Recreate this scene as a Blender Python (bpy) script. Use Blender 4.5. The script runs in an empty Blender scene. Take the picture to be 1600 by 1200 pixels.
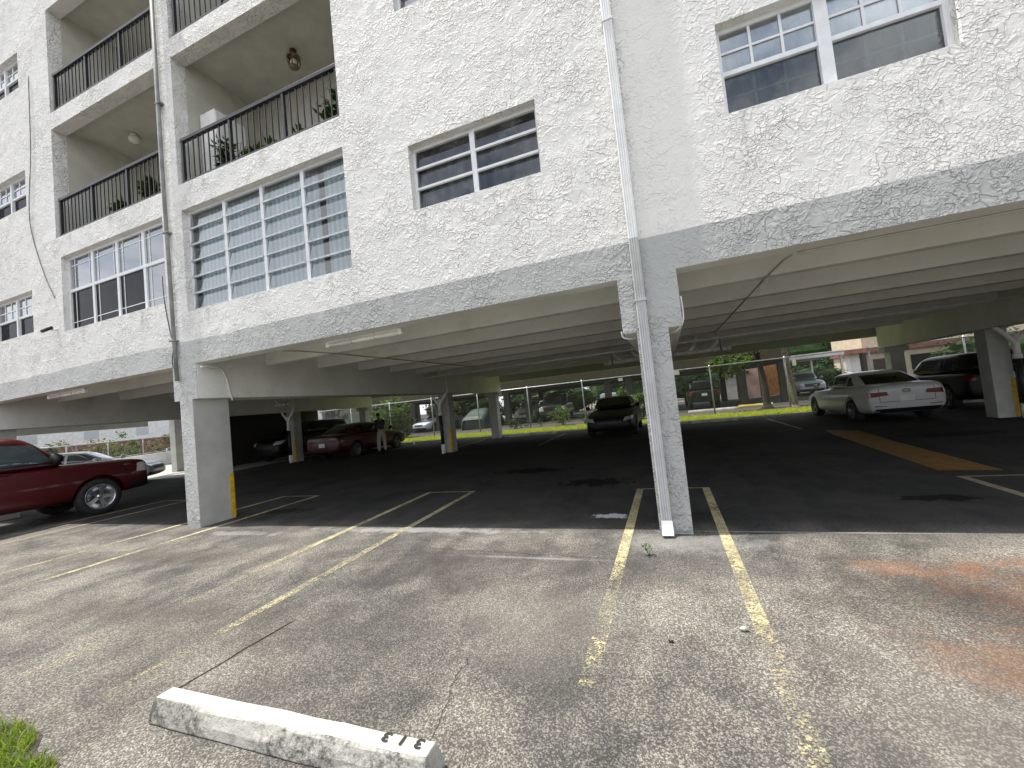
import bpy, bmesh, math, random
from mathutils import Vector, Matrix
from mathutils.bvhtree import BVHTree
R = math.radians
random.seed(7)
S = bpy.context.scene
COL = S.collection

# ------------------------------------------------------------------ camera
cam_d = bpy.data.cameras.new('camera'); cam = bpy.data.objects.new('camera', cam_d); COL.objects.link(cam)
cam_d.sensor_fit = 'HORIZONTAL'; cam_d.sensor_width = 36.0; cam_d.lens = 36.0*639.957/1600.0
cam_d.clip_start = 0.05; cam_d.clip_end = 2000
right = Vector((0.931214, 0.349901, -0.102028)); down = Vector((-0.112693, 0.0102, -0.993578)); fwd = Vector((-0.346613, 0.936731, 0.048929))
mw = Matrix((right, -down, -fwd)).transposed().to_4x4(); mw.translation = (0.20206, -4.709191, 1.55)
cam.matrix_world = mw
S.camera = cam
# ------------------------------------------------------------------ world, sun, exposure
SUN = Vector((-0.38, -0.046, 1.0)).normalized()      # towards the sun
W = bpy.data.worlds.new("World"); S.world = W; W.use_nodes = True
wn = W.node_tree; bg = wn.nodes['Background']
sky = wn.nodes.new('ShaderNodeTexSky'); sky.sky_type = 'NISHITA'; sky.sun_disc = False
sky.sun_elevation = math.asin(SUN.z); sky.sun_rotation = math.atan2(SUN.x, SUN.y)
sky.air_density = 1.0; sky.dust_density = 2.0; sky.ozone_density = 1.0
wtc = wn.nodes.new('ShaderNodeTexCoord'); wno = wn.nodes.new('ShaderNodeTexNoise')
wmp = wn.nodes.new('ShaderNodeMapping'); wmp.inputs['Scale'].default_value = (1, 1, 2.2)
wn.links.new(wtc.outputs['Generated'], wmp.inputs[0]); wn.links.new(wmp.outputs[0], wno.inputs['Vector'])
wno.inputs['Scale'].default_value = 2.4; wno.inputs['Detail'].default_value = 7; wno.inputs['Roughness'].default_value = .58
wrm = wn.nodes.new('ShaderNodeValToRGB'); wrm.color_ramp.elements[0].position = .32; wrm.color_ramp.elements[1].position = .54
wn.links.new(wno.outputs['Fac'], wrm.inputs[0])
wmx = wn.nodes.new('ShaderNodeMix'); wmx.data_type = 'RGBA'
wn.links.new(wrm.outputs[0], wmx.inputs['Factor']); wn.links.new(sky.outputs[0], wmx.inputs['A'])
wmx.inputs['B'].default_value = (9.5, 9.8, 10.3, 1)
wn.links.new(wmx.outputs['Result'], bg.inputs['Color'])
bg.inputs['Strength'].default_value = 0.115
sl = bpy.data.lights.new('sun', 'SUN'); sl.energy = 4.6; sl.angle = R(.53); sl.color = (1, .95, .87)
so = bpy.data.objects.new('sun', sl); COL.objects.link(so)
so.rotation_euler = SUN.to_track_quat('Z', 'Y').to_euler(); so.location = (-20, -6, 40)
S.view_settings.view_transform = 'Standard'; S.view_settings.look = 'None'; S.view_settings.gamma = 1
S.view_settings.exposure = 0.52
S.cycles.max_bounces = 8; S.cycles.diffuse_bounces = 4; S.cycles.transparent_max_bounces = 16
S.cycles.use_denoising = True

# ------------------------------------------------------------------ helpers
class MB:
    def __init__(s): s.v = []; s.f = []; s.sm = []
    def face(s, pts, smooth=False):
        b = len(s.v); s.v += [tuple(p) for p in pts]; s.f.append(tuple(range(b, b+len(pts)))); s.sm.append(smooth)
    def box(s, x0, x1, y0, y1, z0, z1):
        b = len(s.v)
        s.v += [(x0,y0,z0),(x1,y0,z0),(x1,y1,z0),(x0,y1,z0),(x0,y0,z1),(x1,y0,z1),(x1,y1,z1),(x0,y1,z1)]
        for q in ((0,3,2,1),(4,5,6,7),(0,1,5,4),(1,2,6,5),(2,3,7,6),(3,0,4,7)):
            s.f.append(tuple(b+i for i in q)); s.sm.append(False)
        return s
    def tube(s, pts, r, n=10, caps=True, radii=None):
        pts = [Vector(p) for p in pts]; b = len(s.v); m = len(pts)
        ref = None
        for i, p in enumerate(pts):
            d = (pts[min(i+1, m-1)]-pts[max(i-1, 0)]).normalized()
            if ref is None:
                ref = d.cross(Vector((0,0,1)) if abs(d.z) < .9 else Vector((1,0,0))).normalized()
            u = (ref - d*ref.dot(d)).normalized(); w = d.cross(u); ref = u
            rr = radii[i] if radii else r
            for k in range(n):
                a = 2*math.pi*k/n; s.v.append(tuple(p+u*math.cos(a)*rr+w*math.sin(a)*rr))
        for i in range(m-1):
            for k in range(n):
                s.f.append((b+i*n+k, b+i*n+(k+1)%n, b+(i+1)*n+(k+1)%n, b+(i+1)*n+k)); s.sm.append(True)
        if caps:
            s.f.append(tuple(b+k for k in reversed(range(n)))); s.sm.append(False)
            s.f.append(tuple(b+(m-1)*n+k for k in range(n))); s.sm.append(False)
        return s
    def prism(s, poly, axis, a0, a1):
        # poly: 2-D outline; axis 'x' -> (y,z); 'y' -> (x,z); 'z' -> (x,y)
        def P(p, a): return (a, p[0], p[1]) if axis == 'x' else (p[0], a, p[1]) if axis == 'y' else (p[0], p[1], a)
        n = len(poly); b = len(s.v)
        s.v += [P(p, a0) for p in poly]+[P(p, a1) for p in poly]
        for i in range(n):
            j = (i+1) % n; s.f.append((b+i, b+j, b+n+j, b+n+i)); s.sm.append(False)
        s.f.append(tuple(b+i for i in reversed(range(n)))); s.sm.append(False)
        s.f.append(tuple(b+n+i for i in range(n))); s.sm.append(False)
        return s
    def lathe(s, prof, axis='x', c=(0,0,0), n=28):
        b = len(s.v); m = len(prof)
        for (r, a) in prof:
            for k in range(n):
                t = 2*math.pi*k/n; q = (r*math.cos(t), r*math.sin(t))
                p = (a, q[0], q[1]) if axis == 'x' else (q[0], q[1], a)
                s.v.append((p[0]+c[0], p[1]+c[1], p[2]+c[2]))
        for i in range(m-1):
            for k in range(n):
                s.f.append((b+i*n+k, b+i*n+(k+1)%n, b+(i+1)*n+(k+1)%n, b+(i+1)*n+k)); s.sm.append(True)
        return s
    def build(s, name, m, parent=None, bevel=0, fix=True):
        me = bpy.data.meshes.new(name); me.from_pydata(s.v, [], s.f)
        me.polygons.foreach_set('use_smooth', s.sm)
        if fix:
            bm = bmesh.new(); bm.from_mesh(me); bmesh.ops.recalc_face_normals(bm, faces=bm.faces); bm.to_mesh(me); bm.free()
        me.update()
        return link(name, me, m, parent, bevel)
def link(name, me, m, parent=None, bevel=0):
    o = bpy.data.objects.new(name, me); COL.objects.link(o)
    if m: me.materials.append(m)
    if parent: o.parent = parent
    if bevel:
        md = o.modifiers.new('bevel', 'BEVEL'); md.width = bevel; md.segments = 2; md.limit_method = 'ANGLE'; md.angle_limit = R(50)
    return o
def tag(o, label=None, cat=None, group=None, kind=None):
    if label: o['label'] = label
    if cat: o['category'] = cat
    if group: o['group'] = group
    if kind: o['kind'] = kind
    return o
def empty(name, loc=(0,0,0), rz=0):
    o = bpy.data.objects.new(name, None); COL.objects.link(o); o.location = loc; o.rotation_euler = (0,0,rz); o.empty_display_size = .2
    return o
def dup(o, parent=None):
    c = o.copy(); COL.objects.link(c); c.parent = parent
    for ch in [q for q in COL.objects if q.parent == o]: dup(ch, c)
    return c

# ------------------------------------------------------------------ node helper
class NT:
    def __init__(s, name):
        s.m = bpy.data.materials.new(name); s.m.use_nodes = True; s.t = s.m.node_tree; s.p = s.t.nodes['Principled BSDF']; s.out = s.t.nodes['Material Output']
        s._c = None
    def n(s, t): return s.t.nodes.new(t)
    def L(s, a, b): s.t.links.new(a, b)
    def setin(s, sock, v):
        if hasattr(v, 'is_output'): s.L(v, sock)
        else:
            if isinstance(v, tuple) and len(v) == 3 and sock.type == 'RGBA': v = v+(1,)
            sock.default_value = v
    @property
    def co(s):
        if not s._c: s._c = s.n('ShaderNodeTexCoord').outputs['Object']
        return s._c
    def xyz(s, v=None):
        q = s.n('ShaderNodeSeparateXYZ'); s.L(v or s.co, q.inputs[0]); return q.outputs
    def map(s, sc=(1,1,1), loc=(0,0,0), rot=(0,0,0), v=None):
        q = s.n('ShaderNodeMapping'); s.L(v or s.co, q.inputs[0]); q.inputs['Scale'].default_value = sc; q.inputs['Location'].default_value = loc; q.inputs['Rotation'].default_value = rot
        return q.outputs[0]
    def noise(s, sc, det=4, rough=.55, dist=0, v=None, col=False):
        q = s.n('ShaderNodeTexNoise'); s.L(v or s.co, q.inputs['Vector'])
        q.inputs['Scale'].default_value = sc; q.inputs['Detail'].default_value = det; q.inputs['Roughness'].default_value = rough; q.inputs['Distortion'].default_value = dist
        return q.outputs['Color' if col else 'Fac']
    def voro(s, sc, feat='F1', out='Distance', v=None):
        q = s.n('ShaderNodeTexVoronoi'); q.feature = feat; s.L(v or s.co, q.inputs['Vector']); q.inputs['Scale'].default_value = sc
        return q.outputs[out]
    def math(s, op, a, b=0.0, c=None, clamp=False):
        q = s.n('ShaderNodeMath'); q.operation = op; q.use_clamp = clamp
        s.setin(q.inputs[0], a); s.setin(q.inputs[1], b)
        if c is not None: s.setin(q.inputs[2], c)
        return q.outputs[0]
    def ramp(s, f, a, b, va=0.0, vb=1.0, smooth=True):
        q = s.n('ShaderNodeMapRange'); q.interpolation_type = 'SMOOTHSTEP' if smooth else 'LINEAR'
        s.setin(q.inputs['Value'], f)
        q.inputs['From Min'].default_value = a; q.inputs['From Max'].default_value = b; q.inputs['To Min'].default_value = va; q.inputs['To Max'].default_value = vb
        return q.outputs[0]
    def mix(s, f, a, b, blend='MIX'):
        q = s.n('ShaderNodeMix'); q.data_type = 'RGBA'; q.blend_type = blend
        s.setin(q.inputs['Factor'], f); s.setin(q.inputs['A'], a); s.setin(q.inputs['B'], b)
        return q.outputs['Result']
    def vadd(s, a, b, sc=1.0):
        q = s.n('ShaderNodeVectorMath'); q.operation = 'MULTIPLY_ADD'; s.L(b, q.inputs[0]); q.inputs[1].default_value = (sc,sc,sc); s.L(a, q.inputs[2])
        return q.outputs[0]
    def blob(s, x, y, rx, ry, warp, soft=.5, ang=0):
        # soft-edged patch in the ground plane, edge broken up by the noise "warp"
        X, Y, _ = s.gxyz
        dx = s.math('SUBTRACT', X, x); dy = s.math('SUBTRACT', Y, y)
        if ang:
            c, sn = math.cos(ang), math.sin(ang)
            dx, dy = s.math('ADD', s.math('MULTIPLY', dx, c), s.math('MULTIPLY', dy, sn)), s.math('SUBTRACT', s.math('MULTIPLY', dy, c), s.math('MULTIPLY', dx, sn))
        a = s.math('POWER', s.math('ABSOLUTE', s.math('DIVIDE', dx, rx)), 2); b = s.math('POWER', s.math('ABSOLUTE', s.math('DIVIDE', dy, ry)), 2)
        d = s.math('SQRT', s.math('ADD', a, b))
        d = s.math('ADD', d, warp)
        return s.ramp(d, 1-soft, 1+soft*.4, 1, 0)
    def bump(s, h, dist, strength=1.0):
        q = s.n('ShaderNodeBump'); q.inputs['Strength'].default_value = strength; q.inputs['Distance'].default_value = dist; s.L(h, q.inputs['Height'])
        s.L(q.outputs[0], s.p.inputs['Normal']); return q
    def set(s, **k):
        for a, v in k.items():
            s.setin(s.p.inputs[{'col':'Base Color','rough':'Roughness','metal':'Metallic','spec':'Specular IOR Level','coat':'Coat Weight','trans':'Transmission Weight','em':'Emission Color','ems':'Emission Strength'}[a]], v)
        return s
def plain(name, col, rough=.6, metal=0, spec=.5, coat=0, var=.12, vsc=3.0, bump=0, bsc=60):
    t = NT(name)
    nz = t.noise(vsc, 5)
    d = tuple(c*(1-var) for c in col); l = tuple(min(1, c*(1+var)) for c in col)
    t.set(col=t.mix(t.ramp(nz, .3, .7), d, l), rough=rough, metal=metal, spec=spec, coat=coat)
    if bump: t.bump(t.noise(bsc, 4), bump)
    return t.m
MT = {}
# --- stucco: white above the paint line, grey below; trowelled ridges
def stucco(name, smooth_panel=True, rough_scale=1.0, depth=.0092):
    t = NT(name); x, y, z = t.xyz()
    def ridge(sc, w, seed, dist=.35):
        n = t.noise(sc*rough_scale, 1.0, .45, dist, v=t.map(loc=(seed, seed*1.7, seed*.3)))
        return t.ramp(t.math('ABSOLUTE', t.math('SUBTRACT', n, .5)), 0.0, w, 1, 0)
    r1 = t.math('MULTIPLY', ridge(10.5, .075, 3.1), t.ramp(t.noise(4.5, 2, v=t.map(loc=(9,1,2))), .42, .56))
    r2 = t.math('MULTIPLY', ridge(16, .075, 7.7), t.ramp(t.noise(6.5, 2, v=t.map(loc=(1,5,7))), .44, .58))
    r3 = t.math('MULTIPLY', ridge(25, .10, 5.3, .5), t.ramp(t.noise(3.2, 2, v=t.map(loc=(4,8,3))), .47, .60))
    blobs = t.ramp(t.noise(30*rough_scale, 2, .5, .3), .52, .66)
    plates = t.ramp(t.noise(6.5, 2.5, .5, .6), .47, .53)
    fine = t.noise(60, 3, .6)
    h = t.math('ADD', t.math('MULTIPLY', r1, 1.0), t.math('MULTIPLY', r2, .75))
    h = t.math('ADD', h, t.math('MULTIPLY', r3, .55))
    h = t.math('ADD', h, t.math('MULTIPLY', t.math('MULTIPLY', blobs, t.ramp(t.noise(2.2, 2), .42, .6)), .45))
    h = t.math('ADD', h, t.math('MULTIPLY', plates, .5))
    h = t.math('ADD', h, t.math('MULTIPLY', t.noise(2.4, 3, .55), 2.2))
    lo = t.noise(.9, 3, .6); h = t.math('MULTIPLY', h, t.ramp(lo, .32, .66, .45, 1.25))
    if smooth_panel:
        wob = t.math('MULTIPLY', t.math('SUBTRACT', t.noise(3.0, 4), .5), .35)
        xx = t.math('ADD', x, wob)
        pan = t.math('MULTIPLY', t.ramp(xx, .10, .17), t.ramp(xx, .70, .92, 1, 0))
        pan = t.math('MULTIPLY', pan, t.ramp(z, 2.1, 2.5))
        h = t.math('MULTIPLY', h, t.math('SUBTRACT', 1.0, t.math('MULTIPLY', pan, .55)))
    h = t.math('ADD', h, t.math('MULTIPLY', fine, .14))
    edge = t.math('ADD', 3.215, t.math('MULTIPLY', t.math('SUBTRACT', t.noise(1.3, 3), .5), t.ramp(x, -6.5, -5.0, .13, .008)))
    up = t.ramp(t.math('SUBTRACT', z, edge), -.006, .006)
    dirt = t.ramp(t.noise(1.1, 6, .65, .4), .42, .75)
    white = t.mix(t.math('MULTIPLY', dirt, .35), (.745, .735, .705), (.60, .595, .575))
    grey = t.mix(t.ramp(x, -7.0, -4.5), (.50, .505, .49), (.41, .42, .41))
    # streaks of grime hanging from slab edges
    st = t.math('MULTIPLY', t.ramp(t.noise(2.6, 5, .7, v=t.map(sc=(3.2, 1, .35))), .58, .72), t.ramp(t.noise(.9, 2), .45, .65))
    c = t.mix(up, grey, white); c = t.mix(t.math('MULTIPLY', st, .35), c, (.33, .34, .33))
    # drips below sills and slab ends, scuffs at the foot of the pillars
    jit = t.math('MULTIPLY', t.math('SUBTRACT', t.noise(7, 4, .6), .5), .16)
    for (dx, dz, dw, dl, df) in ((-2.55, 4.28, .05, .7, .30), (-1.05, 4.28, .06, .55, .28), (1.25, 4.29, .05, .8, .28), (2.2, 4.29, .09, .5, .22), (-6.9, 3.72, .07, .45, .30), (-4.2, 3.72, .06, .45, .28), (-10.6, 3.99, .08, .6, .30), (-8.7, 3.99, .07, .6, .28), (-5.4, 6.0, .12, .42, .34), (-6.8, 6.0, .08, .4, .34), (-9.5, 6.0, .14, .42, .34), (-10.9, 6.0, .07, .4, .3), (-5.0, 8.74, .12, .35, .34), (-9.9, 8.74, .14, .35, .34), (-1.6, 7.12, .07, .8, .22)):
        m = t.math('MULTIPLY', t.ramp(t.math('ABSOLUTE', t.math('ADD', t.math('SUBTRACT', x, dx), jit)), 0, dw, 1, 0), t.math('MULTIPLY', t.ramp(z, dz-dl, dz-.02, 0, 1), t.ramp(z, dz-.01, dz+.01, 1, 0)))
        c = t.mix(t.math('MULTIPLY', m, df), c, (.24, .235, .21))
    sc = t.math('MULTIPLY', t.ramp(z, .10, .95, 1, 0), t.ramp(t.noise(6, 7, .75, v=t.map(sc=(1, 1, 2.2))), .46, .66)); c = t.mix(t.math('MULTIPLY', sc, .5), c, (.12, .115, .10))
    t.set(col=c, rough=.75, spec=.25)
    t.bump(h, depth)
    return t.m
MT['stucco'] = stucco('stucco_paint')
def soffitmat():
    t = NT('beige_painted_concrete')
    c = t.mix(t.ramp(t.noise(1.7, 5), .3, .7), (.74, .75, .70), (.83, .835, .79))
    w = t.math('MULTIPLY', t.ramp(t.noise(1.1, 7, .68, .5), .55, .70), t.ramp(t.noise(.5, 2), .42, .6)); c = t.mix(t.math('MULTIPLY', w, .40), c, (.40, .36, .28))
    d = t.ramp(t.voro(2.3), .010, .020, 1, 0); c = t.mix(t.math('MULTIPLY', d, .8), c, (.12, .09, .06))
    j = t.ramp(t.noise(9, 6, .7, v=t.map(sc=(.25, 1, 1))), .56, .72); c = t.mix(t.math('MULTIPLY', j, .16), c, (.35, .34, .30))
    t.set(col=c, rough=.7, spec=.25); t.bump(t.noise(30, 5), .003); return t.m
MT['soffit'] = soffitmat()
MT['column'] = plain('grey_beige_paint', (.46, .46, .43), .65, spec=.25, var=.10, vsc=2.6, bump=.002, bsc=30)
MT['balcony'] = plain('balcony_beige_paint', (.52, .51, .45), .8, spec=.2, var=.08, bump=.002, bsc=50)
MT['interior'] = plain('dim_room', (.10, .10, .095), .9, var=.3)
MT['alu'] = plain('white_aluminium_frame', (.74, .76, .78), .4, var=.06, vsc=9)
MT['alu_dull'] = plain('dull_aluminium', (.50, .52, .53), .45, metal=.35, var=.15, vsc=14)
MT['rail'] = plain('black_railing_paint', (.022, .024, .028), .38, var=.3, vsc=6)
MT['white_pipe'] = plain('white_painted_metal', (.74, .745, .74), .45, var=.07, vsc=5)
MT['grey_pipe'] = plain('grey_painted_metal', (.42, .43, .435), .5, var=.1, vsc=5)
MT['old_pipe'] = plain('weathered_grey_pipe', (.20, .205, .20), .6, var=.3, vsc=4)
MT['galv'] = plain('galvanised_steel', (.40, .41, .42), .38, metal=.55, var=.2, vsc=8)
MT['pvc'] = plain('white_pvc', (.86, .86, .83), .45, var=.12, vsc=5)
MT['black_iron'] = plain('black_cast_iron', (.02, .02, .02), .5)
MT['conduit'] = plain('painted_conduit', (.46, .46, .42), .5)
MT['yellow'] = plain('safety_yellow', (.62, .40, .03), .5, var=.2, vsc=9)
MT['cable'] = plain('dark_cable', (.10, .10, .11), .6)
MT['white_cable'] = plain('white_cable', (.72, .72, .68), .5)
MT['lens'] = plain('frosted_diffuser', (.74, .74, .68), .3)
MT['concrete'] = plain('pale_concrete', (.46, .45, .42), .85, var=.22, vsc=4, bump=.004, bsc=50)
MT['black'] = plain('black_plastic', (.012, .012, .013), .45)
MT['rubber'] = plain('tyre_rubber', (.017, .017, .018), .8, var=.25, vsc=12)
MT['chrome'] = plain('bright_alloy', (.62, .63, .65), .22, metal=.9, var=.05)
MT['alloy_dull'] = plain('dull_alloy', (.16, .16, .17), .4, metal=.6, var=.1)
MT['dusty_black'] = plain('dusty_black_paint', (.009, .009, .010), .42, spec=.3, var=.1)
MT['head'] = plain('headlight_lens', (.55, .57, .60), .08, spec=.8, coat=1)
MT['tail'] = plain('red_lens', (.17, .006, .008), .25, spec=.3)
MT['plate'] = plain('licence_plate', (.70, .72, .70), .5)
MT['carglass'] = plain('tinted_car_glass', (.010, .011, .012), .08, spec=.3, coat=.05, var=.02)
MT['carglass_light'] = plain('sky_tinted_car_glass', (.05, .075, .085), .04, spec=1, coat=1, var=.02)
MT['bark'] = plain('grey_brown_bark', (.17, .145, .11), .9, var=.45, vsc=7, bump=.03, bsc=12)
MT['dark_bark'] = plain('dark_bark', (.035, .03, .025), .9, var=.4, vsc=7, bump=.03, bsc=12)
MT['olive'] = plain('olive_tan_wall', (.075, .068, .038), .8, var=.08)
MT['dark_post'] = plain('dark_brown_post', (.030, .026, .024), .8)
MT['pink'] = plain('pink_stucco', (.62, .43, .36), .85, var=.1, bump=.01, bsc=20)
MT['cream'] = plain('cream_stucco', (.52, .43, .31), .85, var=.1, bump=.01, bsc=20)
MT['offwhite'] = plain('offwhite_wall', (.74, .73, .70), .8, var=.1)
MT['rustdoor'] = plain('orange_brown_panel', (.36, .15, .045), .7, var=.35, vsc=5)
MT['brown'] = plain('dark_brown_door', (.055, .035, .025), .6)
MT['redwood'] = plain('red_brown_wood', (.33, .12, .07), .7, var=.25)
MT['brick'] = plain('red_brown_wall', (.20, .085, .065), .85, var=.3)
MT['tarp'] = plain('dark_green_tarp', (.025, .045, .042), .6, var=.3, vsc=3, bump=.04, bsc=3)
MT['soil'] = plain('dark_soil', (.062, .055, .046), .95, var=.5, vsc=14, bump=.03, bsc=20)
MT['terracotta'] = plain('terracotta_pot', (.32, .13, .07), .8)
MT['skin'] = plain('skin', (.36, .20, .13), .55, var=.05)
MT['hair'] = plain('dark_hair', (.02, .016, .014), .6)
MT['shirt'] = plain('dark_shirt', (.028, .032, .045), .85, var=.2, bump=.004, bsc=30)
MT['khaki'] = plain('khaki_cotton', (.42, .37, .29), .85, var=.1, bump=.004, bsc=30)
MT['letter'] = plain('black_stencil_paint', (.015, .015, .015), .7)
MT['orange_stripe'] = None
def paint(name, col, flake=.0, coat=.45):
    t = NT(name); t.set(col=col, rough=.36, coat=coat, spec=.4, metal=flake); t.p.inputs['Coat Roughness'].default_value = .05
    return t.m
def leafmat(name, a, b, tr=.35):
    t = NT(name); g = t.n('ShaderNodeNewGeometry')
    nz = t.noise(2.1, 3); rn = g.outputs['Random Per Island']
    f = t.math('ADD', t.math('MULTIPLY', nz, .7), t.math('MULTIPLY', rn, .45))
    c = t.mix(t.ramp(f, .3, .85), a, b); t.set(col=c, rough=.6, spec=.2)
    tl = t.n('ShaderNodeBsdfTranslucent'); t.L(t.mix(.5, c, (.9, 1, .3), 'MULTIPLY'), tl.inputs[0])
    ms = t.n('ShaderNodeMixShader'); ms.inputs[0].default_value = tr; t.L(t.p.outputs[0], ms.inputs[1]); t.L(tl.outputs[0], ms.inputs[2]); t.L(ms.outputs[0], t.out.inputs[0])
    return t.m
MT['leaf'] = leafmat('green_leaves', (.028, .065, .010), (.12, .20, .03))
MT['leaf_dark'] = leafmat('dark_green_leaves', (.010, .024, .007), (.038, .075, .018), .25)
MT['leaf_olive'] = leafmat('dry_olive_leaves', (.06, .06, .025), (.20, .17, .07))
MT['grass'] = leafmat('grass_blades', (.28, .33, .03), (.48, .53, .07), .4)
MT['grass_dry'] = leafmat('grass_blades_mixed', (.15, .24, .03), (.36, .42, .08), .4)
def glass(name, tint=(.75, .80, .80), refl=.16, rough=.015, dirt=0, fk=1.6):
    t = NT(name); tr = t.n('ShaderNodeBsdfTransparent'); tr.inputs[0].default_value = tint+(1,)
    gl = t.n('ShaderNodeBsdfGlossy'); gl.inputs['Roughness'].default_value = rough; gl.inputs[0].default_value = (.95, .97, 1, 1)
    fr = t.n('ShaderNodeFresnel'); fr.inputs[0].default_value = 1.5
    f = t.math('ADD', t.math('MULTIPLY', fr.outputs[0], fk), refl-.06, clamp=True)
    bp = t.n('ShaderNodeBump'); bp.inputs['Distance'].default_value = .004; bp.inputs['Strength'].default_value = .5; t.L(t.noise(1.2, 2), bp.inputs['Height']); t.L(bp.outputs[0], gl.inputs['Normal'])
    ms = t.n('ShaderNodeMixShader'); t.L(f, ms.inputs[0]); t.L(tr.outputs[0], ms.inputs[1]); t.L(gl.outputs[0], ms.inputs[2])
    last = ms.outputs[0]
    if dirt:
        df = t.n('ShaderNodeBsdfDiffuse'); df.inputs[0].default_value = (.45, .47, .46, 1)
        m2 = t.n('ShaderNodeMixShader'); t.L(t.math('MULTIPLY', t.ramp(t.noise(4, 7, .7), .45, .8), dirt), m2.inputs[0]); t.L(last, m2.inputs[1]); t.L(df.outputs[0], m2.inputs[2]); last = m2.outputs[0]
    t.L(last, t.out.inputs[0]); return t.m
MT['glass'] = glass('window_glass', refl=.22)
MT['glass_dark'] = glass('screened_glass', (.56, .58, .57), refl=.12, dirt=.26, fk=.7)
MT['glass_screen'] = glass('insect_screen_glass', (.12, .125, .13), refl=.06, dirt=.05, fk=.45)
MT['glass_jal'] = glass('jalousie_glass', (.78, .83, .85), refl=.11, dirt=.16)
def blind(name, a, b, sc):
    t = NT(name); x, y, z = t.xyz(); wv = t.math('SINE', t.math('MULTIPLY', x, sc)); 
    t.set(col=t.mix(t.ramp(wv, -.9, .6), a, b), rough=.7); t.bump(wv, .012); return t.m
MT['blind'] = blind('pale_vertical_blinds', (.52, .60, .63), (.80, .85, .86), 62)
MT['curtain'] = blind('grey_green_curtain', (.20, .22, .19), (.34, .36, .32), 42)
MT['curtain_dark'] = blind('dim_blue_grey_curtain', (.11, .12, .125), (.20, .215, .22), 38)
# chain-link mesh: diamonds of thin wire, open between
def chainlink():
    t = NT('chain_link_wire'); x, y, z = t.xyz()
    def wire(e): 
        fr = t.math('FRACT', t.math('MULTIPLY', e, 1/.075)); return t.math('LESS_THAN', t.math('ABSOLUTE', t.math('SUBTRACT', fr, .5)), .022)
    xy = t.math('ADD', x, t.math('MULTIPLY', y, 1.0))
    f = t.math('MAXIMUM', wire(t.math('ADD', xy, z)), wire(t.math('SUBTRACT', xy, z)))
    t.set(col=(.42, .43, .43), metal=.4, rough=.5)
    tr = t.n('ShaderNodeBsdfTransparent'); ms = t.n('ShaderNodeMixShader'); t.L(f, ms.inputs[0]); t.L(tr.outputs[0], ms.inputs[1]); t.L(t.p.outputs[0], ms.inputs[2]); t.L(ms.outputs[0], t.out.inputs[0])
    return t.m
MT['chain'] = chainlink()
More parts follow.
